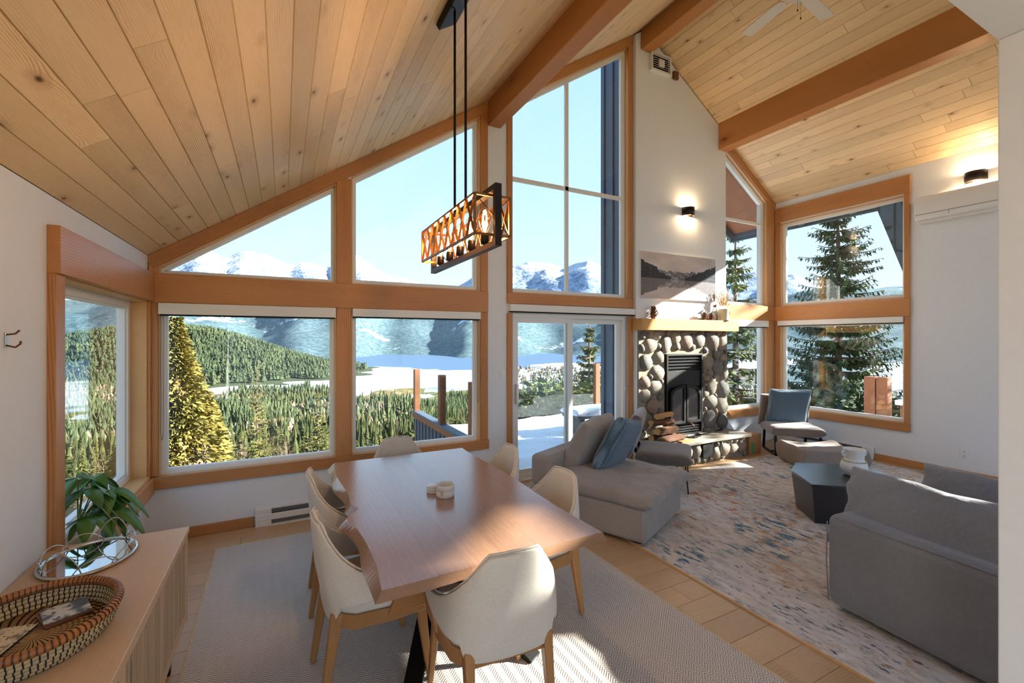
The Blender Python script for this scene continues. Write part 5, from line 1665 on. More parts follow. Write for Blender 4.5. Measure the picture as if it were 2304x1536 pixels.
# ------------------------------------------------------------------ dining chairs
def make_chair(label):
    t = thing('dining_chair', label, 'chair', (0, 0, 0), 0, 'cream dining chairs around the table')
    # plan of the wrap-around back: from left arm tip round to right arm tip
    def plan(s):
        a = abs(s)
        # control polyline for one half: back centre -> back corner -> side -> arm tip
        pts = [(0.0, -0.240), (0.10, -0.238), (0.185, -0.215), (0.240, -0.15), (0.262, -0.05), (0.270, 0.06), (0.268, 0.16)]
        f = a * (len(pts) - 1); i = min(int(f), len(pts) - 2); f -= i
        # catmull-rom for a smooth plan
        P = [pts[max(0, i - 1)] if i > 0 else (-pts[1][0], pts[1][1]), pts[i], pts[i + 1], pts[min(len(pts) - 1, i + 2)]]
        def cr_(k): 
            p0, p1, p2, p3 = (q_[k] for q_ in P)
            return 0.5 * (2 * p1 + (p2 - p0) * f + (2 * p0 - 5 * p1 + 4 * p2 - p3) * f * f + (3 * p1 - p0 - 3 * p2 + p3) * f ** 3)
        x, y = cr_(0), cr_(1)
        return (x if s >= 0 else -x), y
    def ztop(s):
        a = abs(s)
        if a < 0.30: return 0.845 - 0.006 * (a / 0.30) ** 2
        g = (a - 0.30) / 0.70
        return 0.575 + 0.264 * (1 - g) ** 2.5 + 0.010 * max(0, g - 0.8)
    def zbot(s):
        a = abs(s)
        if a < 0.33: return 0.395 + 0.02 * a
        g = (a - 0.33) / 0.67
        return 0.475 + 0.055 * g if a > 0.36 else 0.43
    def shell(u, v):
        s = -1 + 2 * u
        x, y = plan(s)
        z0, z1 = zbot(s), ztop(s)
        z = z0 + (z1 - z0) * v
        h = max(0.0, (z - 0.47) / 0.37)
        # narrow towards the top and lean back
        k = 1 - 0.34 * h * h
        return (x * k, y - 0.035 * h + 0.02 * (1 - min(1, (z - 0.39) / 0.2)) * (1 if abs(s) < 0.4 else 0), z)
    m = MB(); m.grid(shell, 57, 15)
    bk = m.build('backrest', 'linen', t, smooth=True, solid=0.030, bevel=0.009, seg=2)
    pts = [Vector(shell(k / 56, 1.0)) + Vector((0, 0, 0.010)) for k in range(57)]
    MB().tube(pts, 0.0045, 6).build('piping', 'linen', bk, smooth=True)
    # seat cushion
    out = [(-0.235, 0.205), (-0.15, 0.235), (0.15, 0.235), (0.235, 0.205), (0.245, 0.05), (0.225, -0.12), (0.165, -0.20), (-0.165, -0.20), (-0.225, -0.12), (-0.245, 0.05)][::-1]
    m = MB(); m.prism(out, 0.425, 0.492, lambda a, b, h: (a, b, h)); m.build('seat_cushion', 'linen', t, smooth=True, bevel=0.022, seg=4)
    # rail
    rr = [(x * 1.035, y * 1.03) for x, y in out]
    m = MB(); ring(m, rr, [(x * 0.86, y * 0.84) for x, y in out], 0.365, 0.432, lambda a, b, h: (a, b, h)); m.build('seat_rail', 'oak_leg', t, bevel=0.004)
    for s in (-1, 1):
        MB().add([(s * 0.232, 0.02, 0.40), (s * 0.262, 0.02, 0.40), (s * 0.262, 0.215, 0.40), (s * 0.232, 0.215, 0.40),
                  (s * 0.252, 0.07, 0.525), (s * 0.276, 0.07, 0.525), (s * 0.276, 0.185, 0.535), (s * 0.252, 0.185, 0.535)],
                 [(0, 3, 2, 1), (4, 5, 6, 7), (0, 1, 5, 4), (1, 2, 6, 5), (2, 3, 7, 6), (3, 0, 4, 7)]).build('arm_support', 'oak_leg', t, bevel=0.006)
        o = MB().bar((0.43, 0, 0), (0.0, 0, 0), 0.052, 0.042, (0, 0, 1), 0.026, 0.024).build('leg', 'oak_leg', t, bevel=0.006)
        p0 = Vector((s * 0.208, 0.19, 0.43)); p1 = Vector((s * 0.238, 0.235, 0.007))
        def place(o, p0, p1):
            x = (p0 - p1).normalized(); y = Vector((0, 1, 0)); z = x.cross(y).normalized(); y = z.cross(x)
            mt = Matrix((x, y, z)).transposed().to_4x4(); mt.translation = p1
            o.matrix_local = mt
        place(o, p0, p1)
        o = MB().bar((0.44, 0, 0), (0.0, 0, 0), 0.056, 0.044, (0, 0, 1), 0.028, 0.026).build('leg', 'oak_leg', t, bevel=0.006)
        place(o, Vector((s * 0.178, -0.195, 0.44)), Vector((s * 0.182, -0.262, 0.007)))
    return t
c0 = make_chair('cream upholstered dining chair at the near end, its back to the camera')
c0.location = (0.862, 1.875, 0.0); c0.rotation_euler = (0, 0, math.radians(-4))
dup(c0, (0.41, 2.40, 0), -PI / 2 + 0.05, 'cream dining chair on the credenza side, nearer the camera')
dup(c0, (0.42, 3.16, 0), -PI / 2 - 0.04, 'cream dining chair on the credenza side, nearer the windows')
dup(c0, (1.385, 2.43, 0), PI / 2 + 0.04, 'cream dining chair on the sofa side, nearer the camera')
dup(c0, (1.375, 3.20, 0), PI / 2 - 0.05, 'cream dining chair on the sofa side, beside the sliding door')
dup(c0, (0.893, 3.665, 0), PI + 0.03, 'cream dining chair at the far end of the table, below the window')

# coasters and cup on the table
cp = thing('stone_cup', 'round marble cup on the dining table', 'cup', (0.876, 2.585, tz1))
MB().lathe([(0.0, 0.0), (0.052, 0.0), (0.055, 0.004), (0.055, 0.0365), (0.0535, 0.038), (0.055, 0.0395), (0.055, 0.072), (0.052, 0.075), (0.047, 0.072), (0.046, 0.012), (0.0, 0.010)], 36).build('body', 'marble', cp, smooth=True)
MB().add([(-0.043, -0.0365, 0.020), (-0.030, -0.0475, 0.020), (-0.026, -0.0495, 0.048), (-0.034, -0.0445, 0.044), (-0.042, -0.0375, 0.050)], [(0, 1, 2, 3, 4)]).build('leaf_print', 'straw', cp)
for k in range(4):
    tag(MB().lathe([(0.0, 0.0), (0.042, 0.0), (0.043, 0.002), (0.043, 0.007), (0.041, 0.009), (0.0, 0.009)], 28).build('coaster', 'marble' if k % 2 else 'ceramic_white', smooth=True, loc=(0.838 + 0.002 * (k % 2), 2.70, tz1 + 0.0092 * k)),
        ('lowest round coaster in the little stack', 'second round coaster from the bottom of the stack', 'third round coaster from the bottom of the stack', 'topmost round coaster of the little stack')[k], 'coaster', 'stacked coasters')

# ------------------------------------------------------------------ pendant lamp
pl = thing('pendant_lamp', 'long black frame pendant with gold lattice cage over the table', 'lamp', (0.872, 2.32, 2.14))
b = 0.022
def rectframe(m, y0, y1, z0, z1, x, w, d):
    m.box(x - d / 2, x + d / 2, y0, y1, z0, z0 + w); m.box(x - d / 2, x + d / 2, y0, y1, z1 - w, z1)
    m.box(x - d / 2, x + d / 2, y0, y0 + w, z0 + w, z1 - w); m.box(x - d / 2, x + d / 2, y1 - w, y1, z0 + w, z1 - w)
m = MB(); rectframe(m, -0.495, 0.495, 0.0, 0.285, 0.0, 0.026, 0.032); m.build('outer_frame', 'bronze', pl)
plain('gold_metal', srgb(150, 96, 46), 0.35, 0.8)
cage = MB()
X0, X1, Y0, Y1, Z0, Z1 = -0.09, 0.09, -0.43, 0.43, 0.062, 0.245
e = 0.011
for x in (X0, X1):
    for z in (Z0, Z1): cage.bar((x, Y0, z), (x, Y1, z), e, e)
    for y in (Y0, Y1): cage.bar((x, y, Z0), (x, y, Z1), e, e, (1, 0, 0))
for y in (Y0, Y1):
    for z in (Z0, Z1): cage.bar((X0, y, z), (X1, y, z), e, e)
cg = cage.build('cage', 'gold_metal', pl)
NX = 4
for x in (X0, X1):
    for k in range(NX * 2):
        ya = Y0 + (Y1 - Y0) * k / (NX * 2); yb = Y0 + (Y1 - Y0) * (k + 1.0) / (NX * 2)
        MB().bar((x, ya, Z0), (x, yb, Z1), 0.005, 0.011, (1, 0, 0)).build('lattice_bar', 'gold_metal', cg)
        MB().bar((x, ya, Z1), (x, yb, Z0), 0.005, 0.011, (1, 0, 0)).build('lattice_bar', 'gold_metal', cg)
for y in (Y0, Y1):
    MB().bar((X0, y, Z0), (X1, y, Z1), 0.003, 0.005, (0, 1, 0)).build('lattice_bar', 'bronze', cg)
    MB().bar((X0, y, Z1), (X1, y, Z0), 0.003, 0.005, (0, 1, 0)).build('lattice_bar', 'bronze', cg)
bl = bpy.data.lights.new('bulb_light', 'POINT'); bl.energy = 1.6; bl.color = (1.0, 0.62, 0.30); bl.shadow_soft_size = 0.025
bulb_prof = [(0.012, 0.0), (0.014, 0.014), (0.026, 0.045), (0.032, 0.072), (0.031, 0.095), (0.022, 0.115), (0.008, 0.124), (0.0, 0.125)]
for k in range(5):
    y = -0.34 + 0.17 * k
    s = MB().lathe([(0.0, 0.020), (0.010, 0.020), (0.010, 0.034), (0.021, 0.036), (0.021, 0.082), (0.019, 0.086), (0.0, 0.086)], 18, loc=(0, y, 0)).build('socket', 'bronze', pl, smooth=True)
    bu = MB().lathe(bulb_prof, 18, loc=(0, y, 0.086)).build('bulb', 'bulb_glass', pl, smooth=True)
    fm = MB()
    for q_ in range(4):
        a = q_ * PI / 2 + 0.4
        fm.tube([(0.004 * math.cos(a), y + 0.004 * math.sin(a), 0.095), (0.013 * math.cos(a), y + 0.013 * math.sin(a), 0.125), (0.013 * math.cos(a), y + 0.013 * math.sin(a), 0.17), (0.004 * math.cos(a), y + 0.004 * math.sin(a), 0.19)], 0.0022, 5)
    fm.build('filament', 'filament', bu)
    lo = bpy.data.objects.new('bulb_light', bl); C.objects.link(lo); lo.parent = pl; lo.location = (0, y, 0.15)
zc = cl(0.872) - 2.14
for y in (-0.085, 0.085):
    MB().tube([(0, y, 0.28), (0, y, zc - 0.06)], 0.0075, 8).build('rod', 'black_metal', pl, smooth=True)
    MB().tube([(0, y, zc - 0.06), (0, y, zc - 0.02)], 0.004, 8).build('swivel', 'black_metal', pl, smooth=True)
can = MB().box(-0.065, 0.065, -0.27, 0.27, -0.035, 0.0).build('canopy', 'black_metal', pl, bevel=0.004)
can.location = (0.0, 0.0, zc - 0.004); can.rotation_euler = (0, -math.atan(SL), 0)
# ------------------------------------------------------------------ credenza and what stands on it
cz = thing('credenza', 'oak credenza with cut-out slatted doors under the corner window', 'credenza', (-0.726, 1.90, 0.0))
cy0, cy1 = -1.15, 1.04
board_ = MB().box(-cy1, -cy0, -0.275, 0.275, 0.672, 0.70).build('top', 'oak_credenza', cz, bevel=0.003); board_.rotation_euler = (0, 0, -PI / 2)
MB().box(-0.27, 0.245, cy0 + 0.02, cy0 + 0.045, 0.20, 0.672).build('side_panel', 'oak_credenza', cz, bevel=0.002)
MB().box(-0.27, 0.268, cy1 - 0.027, cy1 - 0.002, 0.20, 0.672).build('side_panel', 'oak_credenza', cz, bevel=0.002)
MB().box(-0.27, 0.262, cy0 + 0.04, cy1 - 0.027, 0.20, 0.225).build('bottom_panel', 'oak_credenza', cz)
MB().box(-0.27, -0.25, cy0 + 0.04, cy1 - 0.027, 0.225, 0.672).build('back_panel', 'oak_credenza', cz)
MB().box(0.225, 0.235, cy0 + 0.05, cy1 - 0.03, 0.225, 0.67).build('dark_lining', 'black_gap', cz)
rnd = random.Random(12)
nd = 4
dw = (cy1 - cy0 - 0.06) / nd
for k in range(nd):
    a = cy0 + 0.035 + k * dw; bq = a + dw - 0.006
    m = MB(); ring(m, rect(a, bq, 0.225, 0.668), rect(a + 0.03, bq - 0.03, 0.255, 0.640), 0.244, 0.266, lambda p, q_, h: (h, p, q_))
    d = m.build('door', 'oak_credenza', cz, bevel=0.0015); d.rotation_euler = (0, 0, 0)
    y = a + 0.026
    while y < bq - 0.03:
        w = rnd.uniform(0.005, 0.011)
        t0, t1 = rnd.uniform(-0.012, 0.012), rnd.uniform(-0.012, 0.012)
        y0_, y1_ = min(max(y + t0, a + 0.02), bq - 0.02), min(max(y + t1, a + 0.02), bq - 0.02)
        MB().bar((0.255, y0_, 0.25), (0.255, y1_, 0.645), w, 0.016, (1, 0, 0)).build('slat', 'oak_credenza', d)
        y += w + rnd.uniform(0.008, 0.020)
for sy in (cy0 + 0.12, cy1 - 0.12):
    for sx in (-0.20, 0.20):
        MB().bar((sx, sy, 0.20), (sx, sy, 0.0), 0.04, 0.04, (0, 1, 0), 0.028, 0.028).build('leg', 'black_metal', cz)

CT = 0.7005
# mirrored tray with looped wire rim
tr = thing('mirror_tray', 'oval mirrored tray with looped metal rim on the credenza', 'tray', (-0.795, 2.715, CT), math.radians(0))
A, B = 0.160, 0.195
MB().lathe([(0.0, 0.0), (1.0, 0.0), (1.0, 0.008), (0.0, 0.008)], 48, sx=A, sy=B).build('mirror_base', 'mirror', tr)
MB().tube([((A + 0.004) * math.cos(2 * PI * k / 48), (B + 0.004) * math.sin(2 * PI * k / 48), 0.009) for k in range(48)], 0.0075, 8, closed=True).build('rim', 'chrome', tr, smooth=True)
for k in range(8):
    a0 = 2 * PI * k / 8; a1 = a0 + 2 * PI / 8 * 1.25
    hh = 0.105 if k in (1, 5) else 0.050
    pts = []
    for s in range(13):
        f = s / 12; a = a0 + (a1 - a0) * f
        pts.append((A * math.cos(a), B * math.sin(a), 0.010 + hh * math.sin(PI * f) ** 0.7))
    MB().tube(pts, 0.0026, 6).build('wire_loop', 'chrome', tr, smooth=True)

# oval seagrass basket
bk = thing('woven_basket', 'oval woven basket with rattan rim on the credenza', 'basket', (-0.75, 2.05, CT), math.radians(0))
BA, BB = 0.225, 0.25
def brow(r, z): return [(BA * r * math.cos(2 * PI * k / 72), BB * r * math.sin(2 * PI * k / 72), z) for k in range(72)]
m = MB()
for r, z in ((0.86, 0.0075), (0.90, 0.021), (0.93, 0.035), (0.955, 0.049), (0.97, 0.063)):
    m.tube(brow(r, z), 0.0082, 7, closed=True)
co = m.build('coiled_wall', 'straw', bk, smooth=True)
m = MB()
for k in range(84):
    a = 2 * PI * k / 84
    for i, (r, z) in enumerate(((0.86, 0.0075), (0.90, 0.021), (0.93, 0.035), (0.955, 0.049), (0.97, 0.063))):
        aa = a + 0.010 * (i % 2) + i * 0.006
        p = Vector((BA * r * math.cos(aa), BB * r * math.sin(aa), z)); o_ = Vector((math.cos(aa), math.sin(aa), 0)); s_ = Vector((-math.sin(aa), math.cos(aa), 0)) * 0.0019
        q_ = [p + o_ * 0.0092 * math.cos(g) + Vector((0, 0, 0.0092 * math.sin(g))) for g in (-2.4, -1.57, -0.7, 0, 0.7, 1.57, 2.4)]
        q_ += [p - o_ * 0.0092]
        vs = [x_ - s_ for x_ in q_] + [x_ + s_ for x_ in q_]
        n = len(q_)
        m.add(vs, [(j, (j + 1) % n, n + (j + 1) % n, n + j) for j in range(n)])
o = m.build('black_stitching', 'black_cord', bk, fixn=False); o['kind'] = 'stuff'
m = MB(); m.tube(brow(0.985, 0.082), 0.0125, 10, closed=True); m.tube(brow(0.965, 0.071), 0.007, 8, closed=True); m.build('rattan_rim', 'rust_metal', bk, smooth=True)
m = MB()
for k in range(92):
    a = 2 * PI * k / 92
    p = Vector((BA * 0.985 * math.cos(a), BB * 0.985 * math.sin(a), 0.082)); o_ = Vector((math.cos(a), math.sin(a), 0)); s_ = Vector((-math.sin(a), math.cos(a), 0)) * 0.0052
    q_ = [p + o_ * 0.0152 * math.cos(g) + Vector((0, 0, 0.0152 * math.sin(g))) for g in [2 * PI * j / 8 for j in range(8)]]
    m.add([x_ - s_ for x_ in q_] + [x_ + s_ for x_ in q_], [(j, (j + 1) % 8, 8 + (j + 1) % 8, 8 + j) for j in range(8)])
o = m.build('rim_binding', 'rattan', bk, fixn=False); o['kind'] = 'stuff'
t = NT('basket_floor')
v = t.coords('Object')
sp = t.n('SeparateXYZ'); t.set(sp, 0, v)
ang = t.math('ARCTAN2', sp.outputs[1], sp.outputs[0])
rad = t.n('VectorMath', operation='LENGTH'); t.set(rad, 0, v)
sw_ = t.math('SINE', t.math('ADD', t.math('MULTIPLY', ang, 40.0), t.math('MULTIPLY', rad.outputs['Value'], 120.0)))
rg = t.math('SINE', t.math('MULTIPLY', rad.outputs['Value'], 2 * PI / 0.014))
c = t.mix(t.ramp(sw_, [(0.55, 0.0), (0.7, 1.0)]), srgb(196, 158, 108), srgb(36, 28, 24))
M['basket_floor'] = t.pbr(c, 0.8, 0, t.bump(rg, 0.6, 0.006), 0.2)
MB().lathe([(0.0, 0.004), (0.5, 0.004), (0.88, 0.004), (0.9, 0.02)], 48, sx=BA, sy=BB).build('basket_floor', 'basket_floor', bk, smooth=True)

def printed(name, base, mods):
    t = NT(name)
    v = t.coords('Object')
    c = base
    for col, scale, lo, hi, seed in mods:
        c = t.mix(t.ramp(t.noise(t.coords('Object', loc=(seed, seed, 0)), scale, 3.0), [(lo, 0.0), (hi, 1.0)]), c, col)
    M[name] = t.pbr(c, 0.5)
printed('map_print', srgb(226, 208, 172), [(srgb(150, 130, 100), 20, 0.55, 0.62, 1), (srgb(120, 110, 96), 60, 0.58, 0.64, 3)])
printed('scene_print', srgb(214, 216, 214), [(srgb(96, 112, 130), 16, 0.46, 0.56, 2), (srgb(70, 86, 108), 40, 0.54, 0.62, 5)])
printed('card_print', srgb(238, 238, 240), [(srgb(96, 140, 96), 30, 0.62, 0.65, 7), (srgb(80, 104, 160), 34, 0.64, 0.67, 9), (srgb(190, 100, 100), 44, 0.66, 0.69, 4)])
plain('navy_cover', srgb(40, 48, 70), 0.5)
plain('brown_edge', srgb(150, 104, 76), 0.7)
BZ = CT + 0.005
def book(loc, w, d, h, rz, cover, side, label, cat='book', group='books and cards in the basket'):
    root = thing('book' if cat == 'book' else 'card_stack' if cat == 'cards' else 'coaster_block', label, cat, loc, rz, group)
    MB().box(-w / 2, w / 2, -d / 2, d / 2, 0, h - 0.0015).build('pages', side, root, bevel=0.001)
    MB().box(-w / 2, w / 2, -d / 2, d / 2, h - 0.0015, h).build('cover', cover, root)
    return root
book((-0.70, 2.155, BZ), 0.125, 0.125, 0.012, 0.45, 'brown_edge', 'brown_edge', 'lowest square picture coaster in the basket pile', 'coaster', 'picture coasters in the basket')
book((-0.698, 2.158, BZ + 0.0125), 0.122, 0.122, 0.010, 0.52, 'brown_edge', 'rust_metal', 'middle square picture coaster in the basket pile', 'coaster', 'picture coasters in the basket')
book((-0.696, 2.16, BZ + 0.023), 0.122, 0.122, 0.010, 0.42, 'scene_print', 'brown_edge', 'top square coaster with a blue-grey landscape in the basket', 'coaster', 'picture coasters in the basket')
book((-0.69, 1.975, BZ), 0.17, 0.115, 0.014, 0.50, 'card_print', 'ceramic_white', 'white card pack with coloured leaf drawings in the basket', 'cards')
book((-0.835, 2.05, BZ), 0.13, 0.17, 0.024, -0.2, 'map_print', 'navy_cover', 'old map guide book with a navy spine in the basket')

# drooping potted plant on the window sill
pp = thing('potted_plant', 'leafy green plant in a pale pot on the corner window sill', 'plant', (XL - 0.030, 3.36, 0.573))
MB().lathe([(0.0, 0.0), (0.042, 0.0), (0.055, 0.10), (0.057, 0.105), (0.050, 0.105), (0.046, 0.09), (0.0, 0.09)], 24).build('pot', 'ceramic_white', pp, smooth=True)
rnd = random.Random(9)
def leaf(parent, base, direction, L, W, droop, roll):
    d = Vector(direction).normalized()
    side = d.cross(Vector((0, 0, 1)))
    if side.length < 0.05: side = Vector((1, 0, 0))
    side.normalize(); up = side.cross(d)
    side = (side * math.cos(roll) + up * math.sin(roll)).normalized()
    vs = []; fs = []
    n = 9
    for i in range(n):
        f = i / (n - 1)
        w = W * (math.sin(PI * f ** 0.8)) ** 0.8 * 0.5
        c_ = Vector(base) + d * L * f + Vector((0, 0, -droop * L * f * f))
        vs += [c_ - side * w + up * 0.12 * w, c_, c_ + side * w + up * 0.12 * w]
        if i:
            p = (i - 1) * 3; q_ = i * 3
            fs += [(p, p + 1, q_ + 1, q_), (p + 1, p + 2, q_ + 2, q_ + 1)]
    return MB().add(vs, fs).build('leaf', 'leaf_green', parent, smooth=True, solid=0.0012)
stems = [((0.09, -0.16, 0.32), 5), ((0.16, -0.06, 0.28), 5), ((0.05, 0.06, 0.34), 5), ((0.13, 0.06, 0.22), 5), ((0.12, -0.24, 0.20), 5), ((0.19, -0.14, 0.18), 4), ((0.03, -0.10, 0.38), 4)]
for tip_, nl in stems:
    tip_ = Vector(tip_); mid = Vector((tip_.x * 0.35, tip_.y * 0.35, 0.09 + tip_.z * 0.55))
    MB().tube([(0, 0, 0.085), tuple(mid), tuple(tip_)], [0.004, 0.0035, 0.0025], 6).build('stem', 'stem_green', pp, smooth=True)
    a0 = rnd.uniform(0, 6.28)
    for k in range(nl):
        a = a0 + k * 2 * PI / nl + rnd.uniform(-0.3, 0.3)
        dx = abs(math.cos(a)) * (1 if tip_.x + math.cos(a) * 0.12 > 0.02 else -1) if tip_.x < 0.1 else math.cos(a)
        leaf(pp, tip_, (dx, math.sin(a), rnd.uniform(-0.35, 0.25)), rnd.uniform(0.13, 0.20), rnd.uniform(0.065, 0.09), rnd.uniform(0.6, 1.3), rnd.uniform(-0.6, 0.6))
for k in range(2):
    MB().tube([(0.0, 0, 0.09), (0.14, -0.16 - 0.06 * k, 0.27), (0.30, -0.34 - 0.07 * k, 0.15)], [0.005, 0.004, 0.003], 6).build('stem', 'stem_green', pp, smooth=True)

# ------------------------------------------------------------------ lounge module by the glass door
def fab_cushion(parent, w, d, h, mat, loc, rot, seed, wr=0.006, corner=0.05, name='cushion', p=3.2, n=26, pinch=0.0, wf=9.0):
    me = cushion_mesh(w, d, h, n, p, pinch, wr, seed, wf, corner)
    return link(name, me, mat, parent, smooth=True, loc=loc, rot=rot, subsurf=1)
def facing(dx, dy): return math.atan2(-dx, dy)         # local +y looks along (dx, dy)
S1 = Vector((2.615, 2.71)); E1 = Vector((0.907, 0.42)); E2 = Vector((-0.42, 0.907))
W1, D1 = 0.93, 1.16
cen = S1 + E1 * (W1 / 2) + E2 * (D1 / 2)
sf = thing('lounge_chair', 'taupe slipcovered lounge module with its back to the sliding door', 'sofa', (cen.x, cen.y, 0), facing(0.42, -0.907))
hw, hd = W1 / 2, D1 / 2
MB().box(-hw, hw, -hd, hd, 0.035, 0.315).build('base', 'sofa_taupe', sf, bevel=0.03, seg=3)
for sx in (-1, 1):
    for sy in (-1, 1):
        MB().box(sx * (hw - 0.09) - 0.03, sx * (hw - 0.09) + 0.03, sy * (hd - 0.09) - 0.03, sy * (hd - 0.09) + 0.03, 0.0, 0.04).build('foot', 'black_metal', sf)
MB().box(-hw + 0.005, hw - 0.005, -hd, -hd + 0.24, 0.30, 0.60).build('back_frame', 'sofa_taupe', sf, bevel=0.055, seg=4)
fab_cushion(sf, W1 + 0.07, D1 - 0.14, 0.19, 'sofa_taupe', (0, 0.135, 0.385), (0, 0, 0), 3, 0.024, 0.035, 'seat_cushion', p=5.0, n=44, wf=8.0)
fab_cushion(sf, 0.66, 0.52, 0.24, 'sofa_taupe', (-0.12, -0.24, 0.66), (math.radians(64), 0, 0.10), 5, 0.010, 0.06, 'back_cushion')
kc = thing('knit_cushion', 'blue waffle-knit cushion leaning on the lounge module', 'cushion', (cen.x + 0.17, cen.y - 0.06, 0.46), facing(0.42, -0.907) + 0.08, 'blue knit cushions')
fab_cushion(kc, 0.53, 0.53, 0.19, 'blue_knit', (0, -0.05, 0.225), (math.radians(64), math.radians(-12), 0), 6, 0.006, 0.04, 'cover', p=4.0)

# ------------------------------------------------------------------ velvet slipper chairs
def slipper(label, loc, rz, hair):
    t = thing('slipper_chair', label, 'chair', loc, rz, 'velvet slipper chairs')
    w, d = 0.70, 0.60
    fab_cushion(t, w, d, 0.15, 'velvet', (0, 0.03, 0.365), (0, 0, 0), 11, 0.004, 0.0, 'seat_pad', p=7.0)
    fab_cushion(t, w, 0.52, 0.14, 'velvet', (0, -0.31, 0.595), (math.radians(74), 0, 0), 12, 0.004, 0.0, 'back_pad', p=7.0)
    if hair:
        for sx in (-1, 1):
            for sy in (-1, 1):
                x, y = sx * 0.30, 0.03 + sy * 0.24
                MB().tube([(x - 0.05, y, 0.30), (x - 0.006, y + sy * 0.03, 0.008), (x + 0.006, y + sy * 0.03, 0.008), (x + 0.05, y, 0.30)], 0.006, 6).build('hairpin_leg', 'black_metal', t, smooth=True)
    else:
        for sx in (-1, 1):
            m = MB()
            x = sx * 0.29
            m.bar((x, -0.25, 0.30), (x, -0.30, 0.012), 0.03, 0.03, (0, 1, 0)); m.bar((x, 0.27, 0.30), (x, 0.30, 0.012), 0.03, 0.03, (0, 1, 0)); m.bar((x, -0.31, 0.012), (x, 0.31, 0.012), 0.03, 0.022)
            m.build('sled_leg', 'black_metal', t)
        MB().bar((-0.29, -0.02, 0.012), (0.29, -0.02, 0.012), 0.03, 0.02).build('stretcher', 'black_metal', t)
    for sx in (-0.17, 0.17):
        MB().bar((sx, -0.22, 0.31), (sx, -0.36, 0.55), 0.04, 0.012, (1, 0, 0)).build('back_bracket', 'black_metal', t)
    return t
slipper('grey-brown velvet slipper chair beside the firewood pile', (3.99, 3.87, 0), facing(0.65, -0.76), True)
slipper('grey-brown velvet slipper chair in the window corner', (6.80, 4.02, 0), facing(-0.66, -0.75), False)
kc2 = thing('knit_cushion', 'blue waffle-knit cushion propped on the corner slipper chair', 'cushion', (6.86, 4.08, 0.44), facing(-0.60, -0.80), 'blue knit cushions')
fab_cushion(kc2, 0.56, 0.56, 0.18, 'blue_knit', (0, -0.06, 0.235), (math.radians(70), 0, 0), 16, 0.006, 0.04, 'cover', p=4.0)

# ------------------------------------------------------------------ pouf
pf = thing('floor_pouf', 'slouchy square taupe floor pouf on the rug', 'pouf', (6.42, 3.40, 0.010), math.radians(-28))
def pouf_fn():
    me = cushion_mesh(0.74, 0.56, 0.34, 24, 6.0, 0.0, 0.012, 4, 5.0, 0.10)
    for vtx in me.vertices:
        z = vtx.co.z
        if z < 0: vtx.co.z = max(z, -0.13)
        else: vtx.co.z = min(z, 0.125 + 0.02 * mnoise.noise(vtx.co * 6)) + 0.10 * (abs(vtx.co.x) / 0.37) ** 3 * (abs(vtx.co.y) / 0.28) ** 2 * 0.6
        k = 1.06 - 0.25 * max(0.0, z + 0.05)
        vtx.co.x *= k; vtx.co.y *= k
    return me
link('body', pouf_fn(), 'pouf_fabric', pf, smooth=True, loc=(0, 0, 0.132), subsurf=1)
for sx in (-1, 1):
    for sy in (-1, 1):
        MB().tube([(sx * 0.375, sy * 0.285, 0.03), (sx * 0.385, sy * 0.292, 0.12), (sx * 0.37, sy * 0.28, 0.225)], 0.005, 6).build('corner_seam', 'pouf_fabric', pf, smooth=True)

# ------------------------------------------------------------------ faceted coffee table and vase
ct = thing('coffee_table', 'black faceted coffee table with a pale reflective top', 'coffee table', (0, 0, 0.0))
top = [(4.31, 2.36), (4.52, 2.19), (5.14, 1.98), (5.35, 2.28), (5.34, 2.56), (4.92, 2.86), (4.60, 2.72)]
cxx = sum(p[0] for p in top) / 7; cyy = sum(p[1] for p in top) / 7
ct.location = (cxx, cyy, 0.010)
tp = [(a - cxx, b_ - cyy) for a, b_ in top]
MB().prism(tp, 0.345, 0.37, lambda a, b_, h: (a, b_, h)).build('table_top', 'coffee_black', ct, bevel=0.003)
m = MB(); n = 7
lo = [(a * 0.985, b_ * 0.985) for a, b_ in tp]
vs = [(a, b_, 0.345) for a, b_ in lo] + [(a * 0.9, b_ * 0.9, 0.0) for a, b_ in lo]
m.add(vs, [tuple(range(n)), tuple(range(2 * n - 1, n - 1, -1))] + [(i, n + i, n + (i + 1) % n, (i + 1) % n) for i in range(n)])
m.build('base', 'coffee_black', ct)
va = thing('ceramic_vase', 'white two-handled ceramic vase on the coffee table', 'vase', (4.97, 2.33, 0.3805))
MB().lathe([(0.0, 0.0), (0.07, 0.0), (0.082, 0.012), (0.108, 0.055), (0.114, 0.09), (0.104, 0.125), (0.086, 0.15), (0.080, 0.165), (0.082, 0.18), (0.083, 0.225), (0.092, 0.25), (0.094, 0.258), (0.087, 0.256), (0.074, 0.22), (0.07, 0.16), (0.0, 0.15)], 36).build('body', 'ceramic_white', va, smooth=True)
view_side = Vector((math.cos(YAW), -math.sin(YAW), 0))
for s in (-1, 1):
    pts = [view_side * s * r + Vector((0, 0, z)) for r, z in ((0.082, 0.235), (0.108, 0.24), (0.118, 0.22), (0.108, 0.195), (0.082, 0.188))]
    MB().tube(pts, 0.0085, 8).build('handle', 'ceramic_white', va, smooth=True)
m = MB()
for k in range(30):
    a = 2 * PI * k / 30
    m.lathe([(0.0, -0.0075), (0.0065, -0.0035), (0.0065, 0.0035), (0.0, 0.0075)], 7, loc=(0.096 * math.cos(a), 0.096 * math.sin(a), 0.146 + 0.004 * math.sin(a)))
bd = m.build('bead_string', 'straw', va, smooth=True, fixn=False); bd['kind'] = 'stuff'

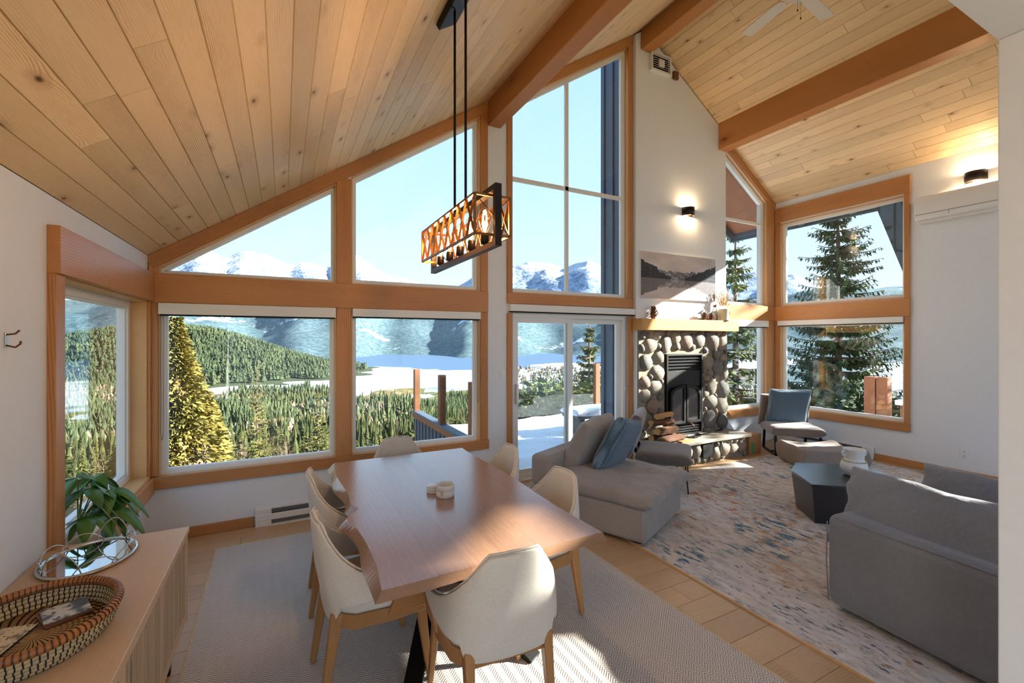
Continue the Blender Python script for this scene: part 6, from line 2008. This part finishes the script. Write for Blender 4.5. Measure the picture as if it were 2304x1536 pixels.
# ------------------------------------------------------------------ grey sofa, its back to the table
gs = thing('grey_sofa', 'large grey slipcovered sofa with its back to the dining side', 'sofa', (3.50, 0.45, 0.010), math.radians(-5))
# local: x across depth (back at -x), y along length
MB().box(-0.51, 0.50, -1.10, 1.10, 0.03, 0.36).build('base', 'sofa_grey', gs, bevel=0.03, seg=3)
MB().box(-0.53, -0.29, -1.11, 1.11, 0.03, 0.60).build('back_frame', 'sofa_grey', gs, bevel=0.06, seg=4)
MB().tube([(-0.525, 1.09, 0.05), (-0.53, 1.10, 0.30), (-0.53, 1.095, 0.55)], 0.004, 6).build('welt', 'sofa_grey', gs, smooth=True)
MB().tube([(-0.515, 1.06, 0.583), (-0.519, 0.4, 0.583), (-0.519, -0.9, 0.583)], 0.0035, 6).build('welt', 'sofa_grey', gs, smooth=True)
for k in range(2):
    fab_cushion(gs, 1.0, 1.06, 0.20, 'sofa_grey', (0.07, 0.55 - 1.1 * k, 0.42), (0, 0, 0), 21 + k, 0.014, 0.02, 'seat_cushion', p=5.0)
fab_cushion(gs, 0.50, 1.22, 0.34, 'sofa_grey', (-0.225, 0.555, 0.59), (math.radians(-1.5), math.radians(-58), 0), 25, 0.034, 0.10, 'back_cushion', n=40, wf=6.5)
fab_cushion(gs, 0.50, 1.10, 0.34, 'sofa_grey', (-0.225, -0.62, 0.59), (0, math.radians(-58), 0), 26, 0.034, 0.10, 'back_cushion', n=32, wf=6.0)
for sy in (-0.95, 0.95):
    for sx in (-0.40, 0.38):
        MB().box(sx - 0.03, sx + 0.03, sy - 0.03, sy + 0.03, 0.0, 0.035).build('foot', 'black_metal', gs)
lc = thing('throw_cushion', 'plump grey cushion lying on the far side of the grey sofa', 'cushion', (3.80, 1.00, 0.535), math.radians(-8))
fab_cushion(lc, 0.42, 0.90, 0.24, 'sofa_grey', (0.04, 0.0, 0.125), (0, math.radians(-52), 0), 28, 0.020, 0.08, 'cover', n=30, wf=7.0)

# ------------------------------------------------------------------ ceiling fan
cf = thing('ceiling_fan', 'white ceiling fan hanging from the ridge beam', 'ceiling fan', (RX, 2.56, 5.10))
MB().tube([(0, 0, 0.10), (0, 0, 0.585)], 0.014, 10).build('downrod', 'fan_white', cf, smooth=True)
MB().lathe([(0.0, -0.10), (0.05, -0.095), (0.09, -0.06), (0.12, -0.03), (0.125, 0.05), (0.09, 0.10), (0.03, 0.12), (0.0, 0.12)], 24).build('motor', 'fan_white', cf, smooth=True)
for k in range(5):
    a = math.radians(7 + 72 * k)
    m = MB(); m.prism([(0.16, -0.045), (0.24, -0.062), (0.64, -0.068), (0.655, -0.05), (0.655, 0.05), (0.64, 0.068), (0.24, 0.062), (0.16, 0.045)], -0.004, 0.004, lambda p, q_, h: (p, q_, h + 0.12 * q_))
    o = m.build('blade', 'fan_white', cf); o.rotation_euler = (0, 0, a)
    b_ = MB().bar((0.10, 0, 0.0), (0.20, 0, 0.0), 0.03, 0.008).build('blade_iron', 'fan_white', cf); b_.rotation_euler = (0, 0, a)
for k, (dx, L) in enumerate(((0.03, 0.16), (-0.02, 0.10))):
    MB().tube([(dx, 0.0, -0.09), (dx, 0.0, -0.09 - L)], 0.0015, 5).build('pull_chain', 'grey_metal', cf)
    MB().lathe([(0.0, 0.0), (0.007, 0.006), (0.005, 0.02), (0.0, 0.024)], 8, loc=(dx, 0, -0.112 - L)).build('chain_knob', 'bronze', cf, smooth=True)
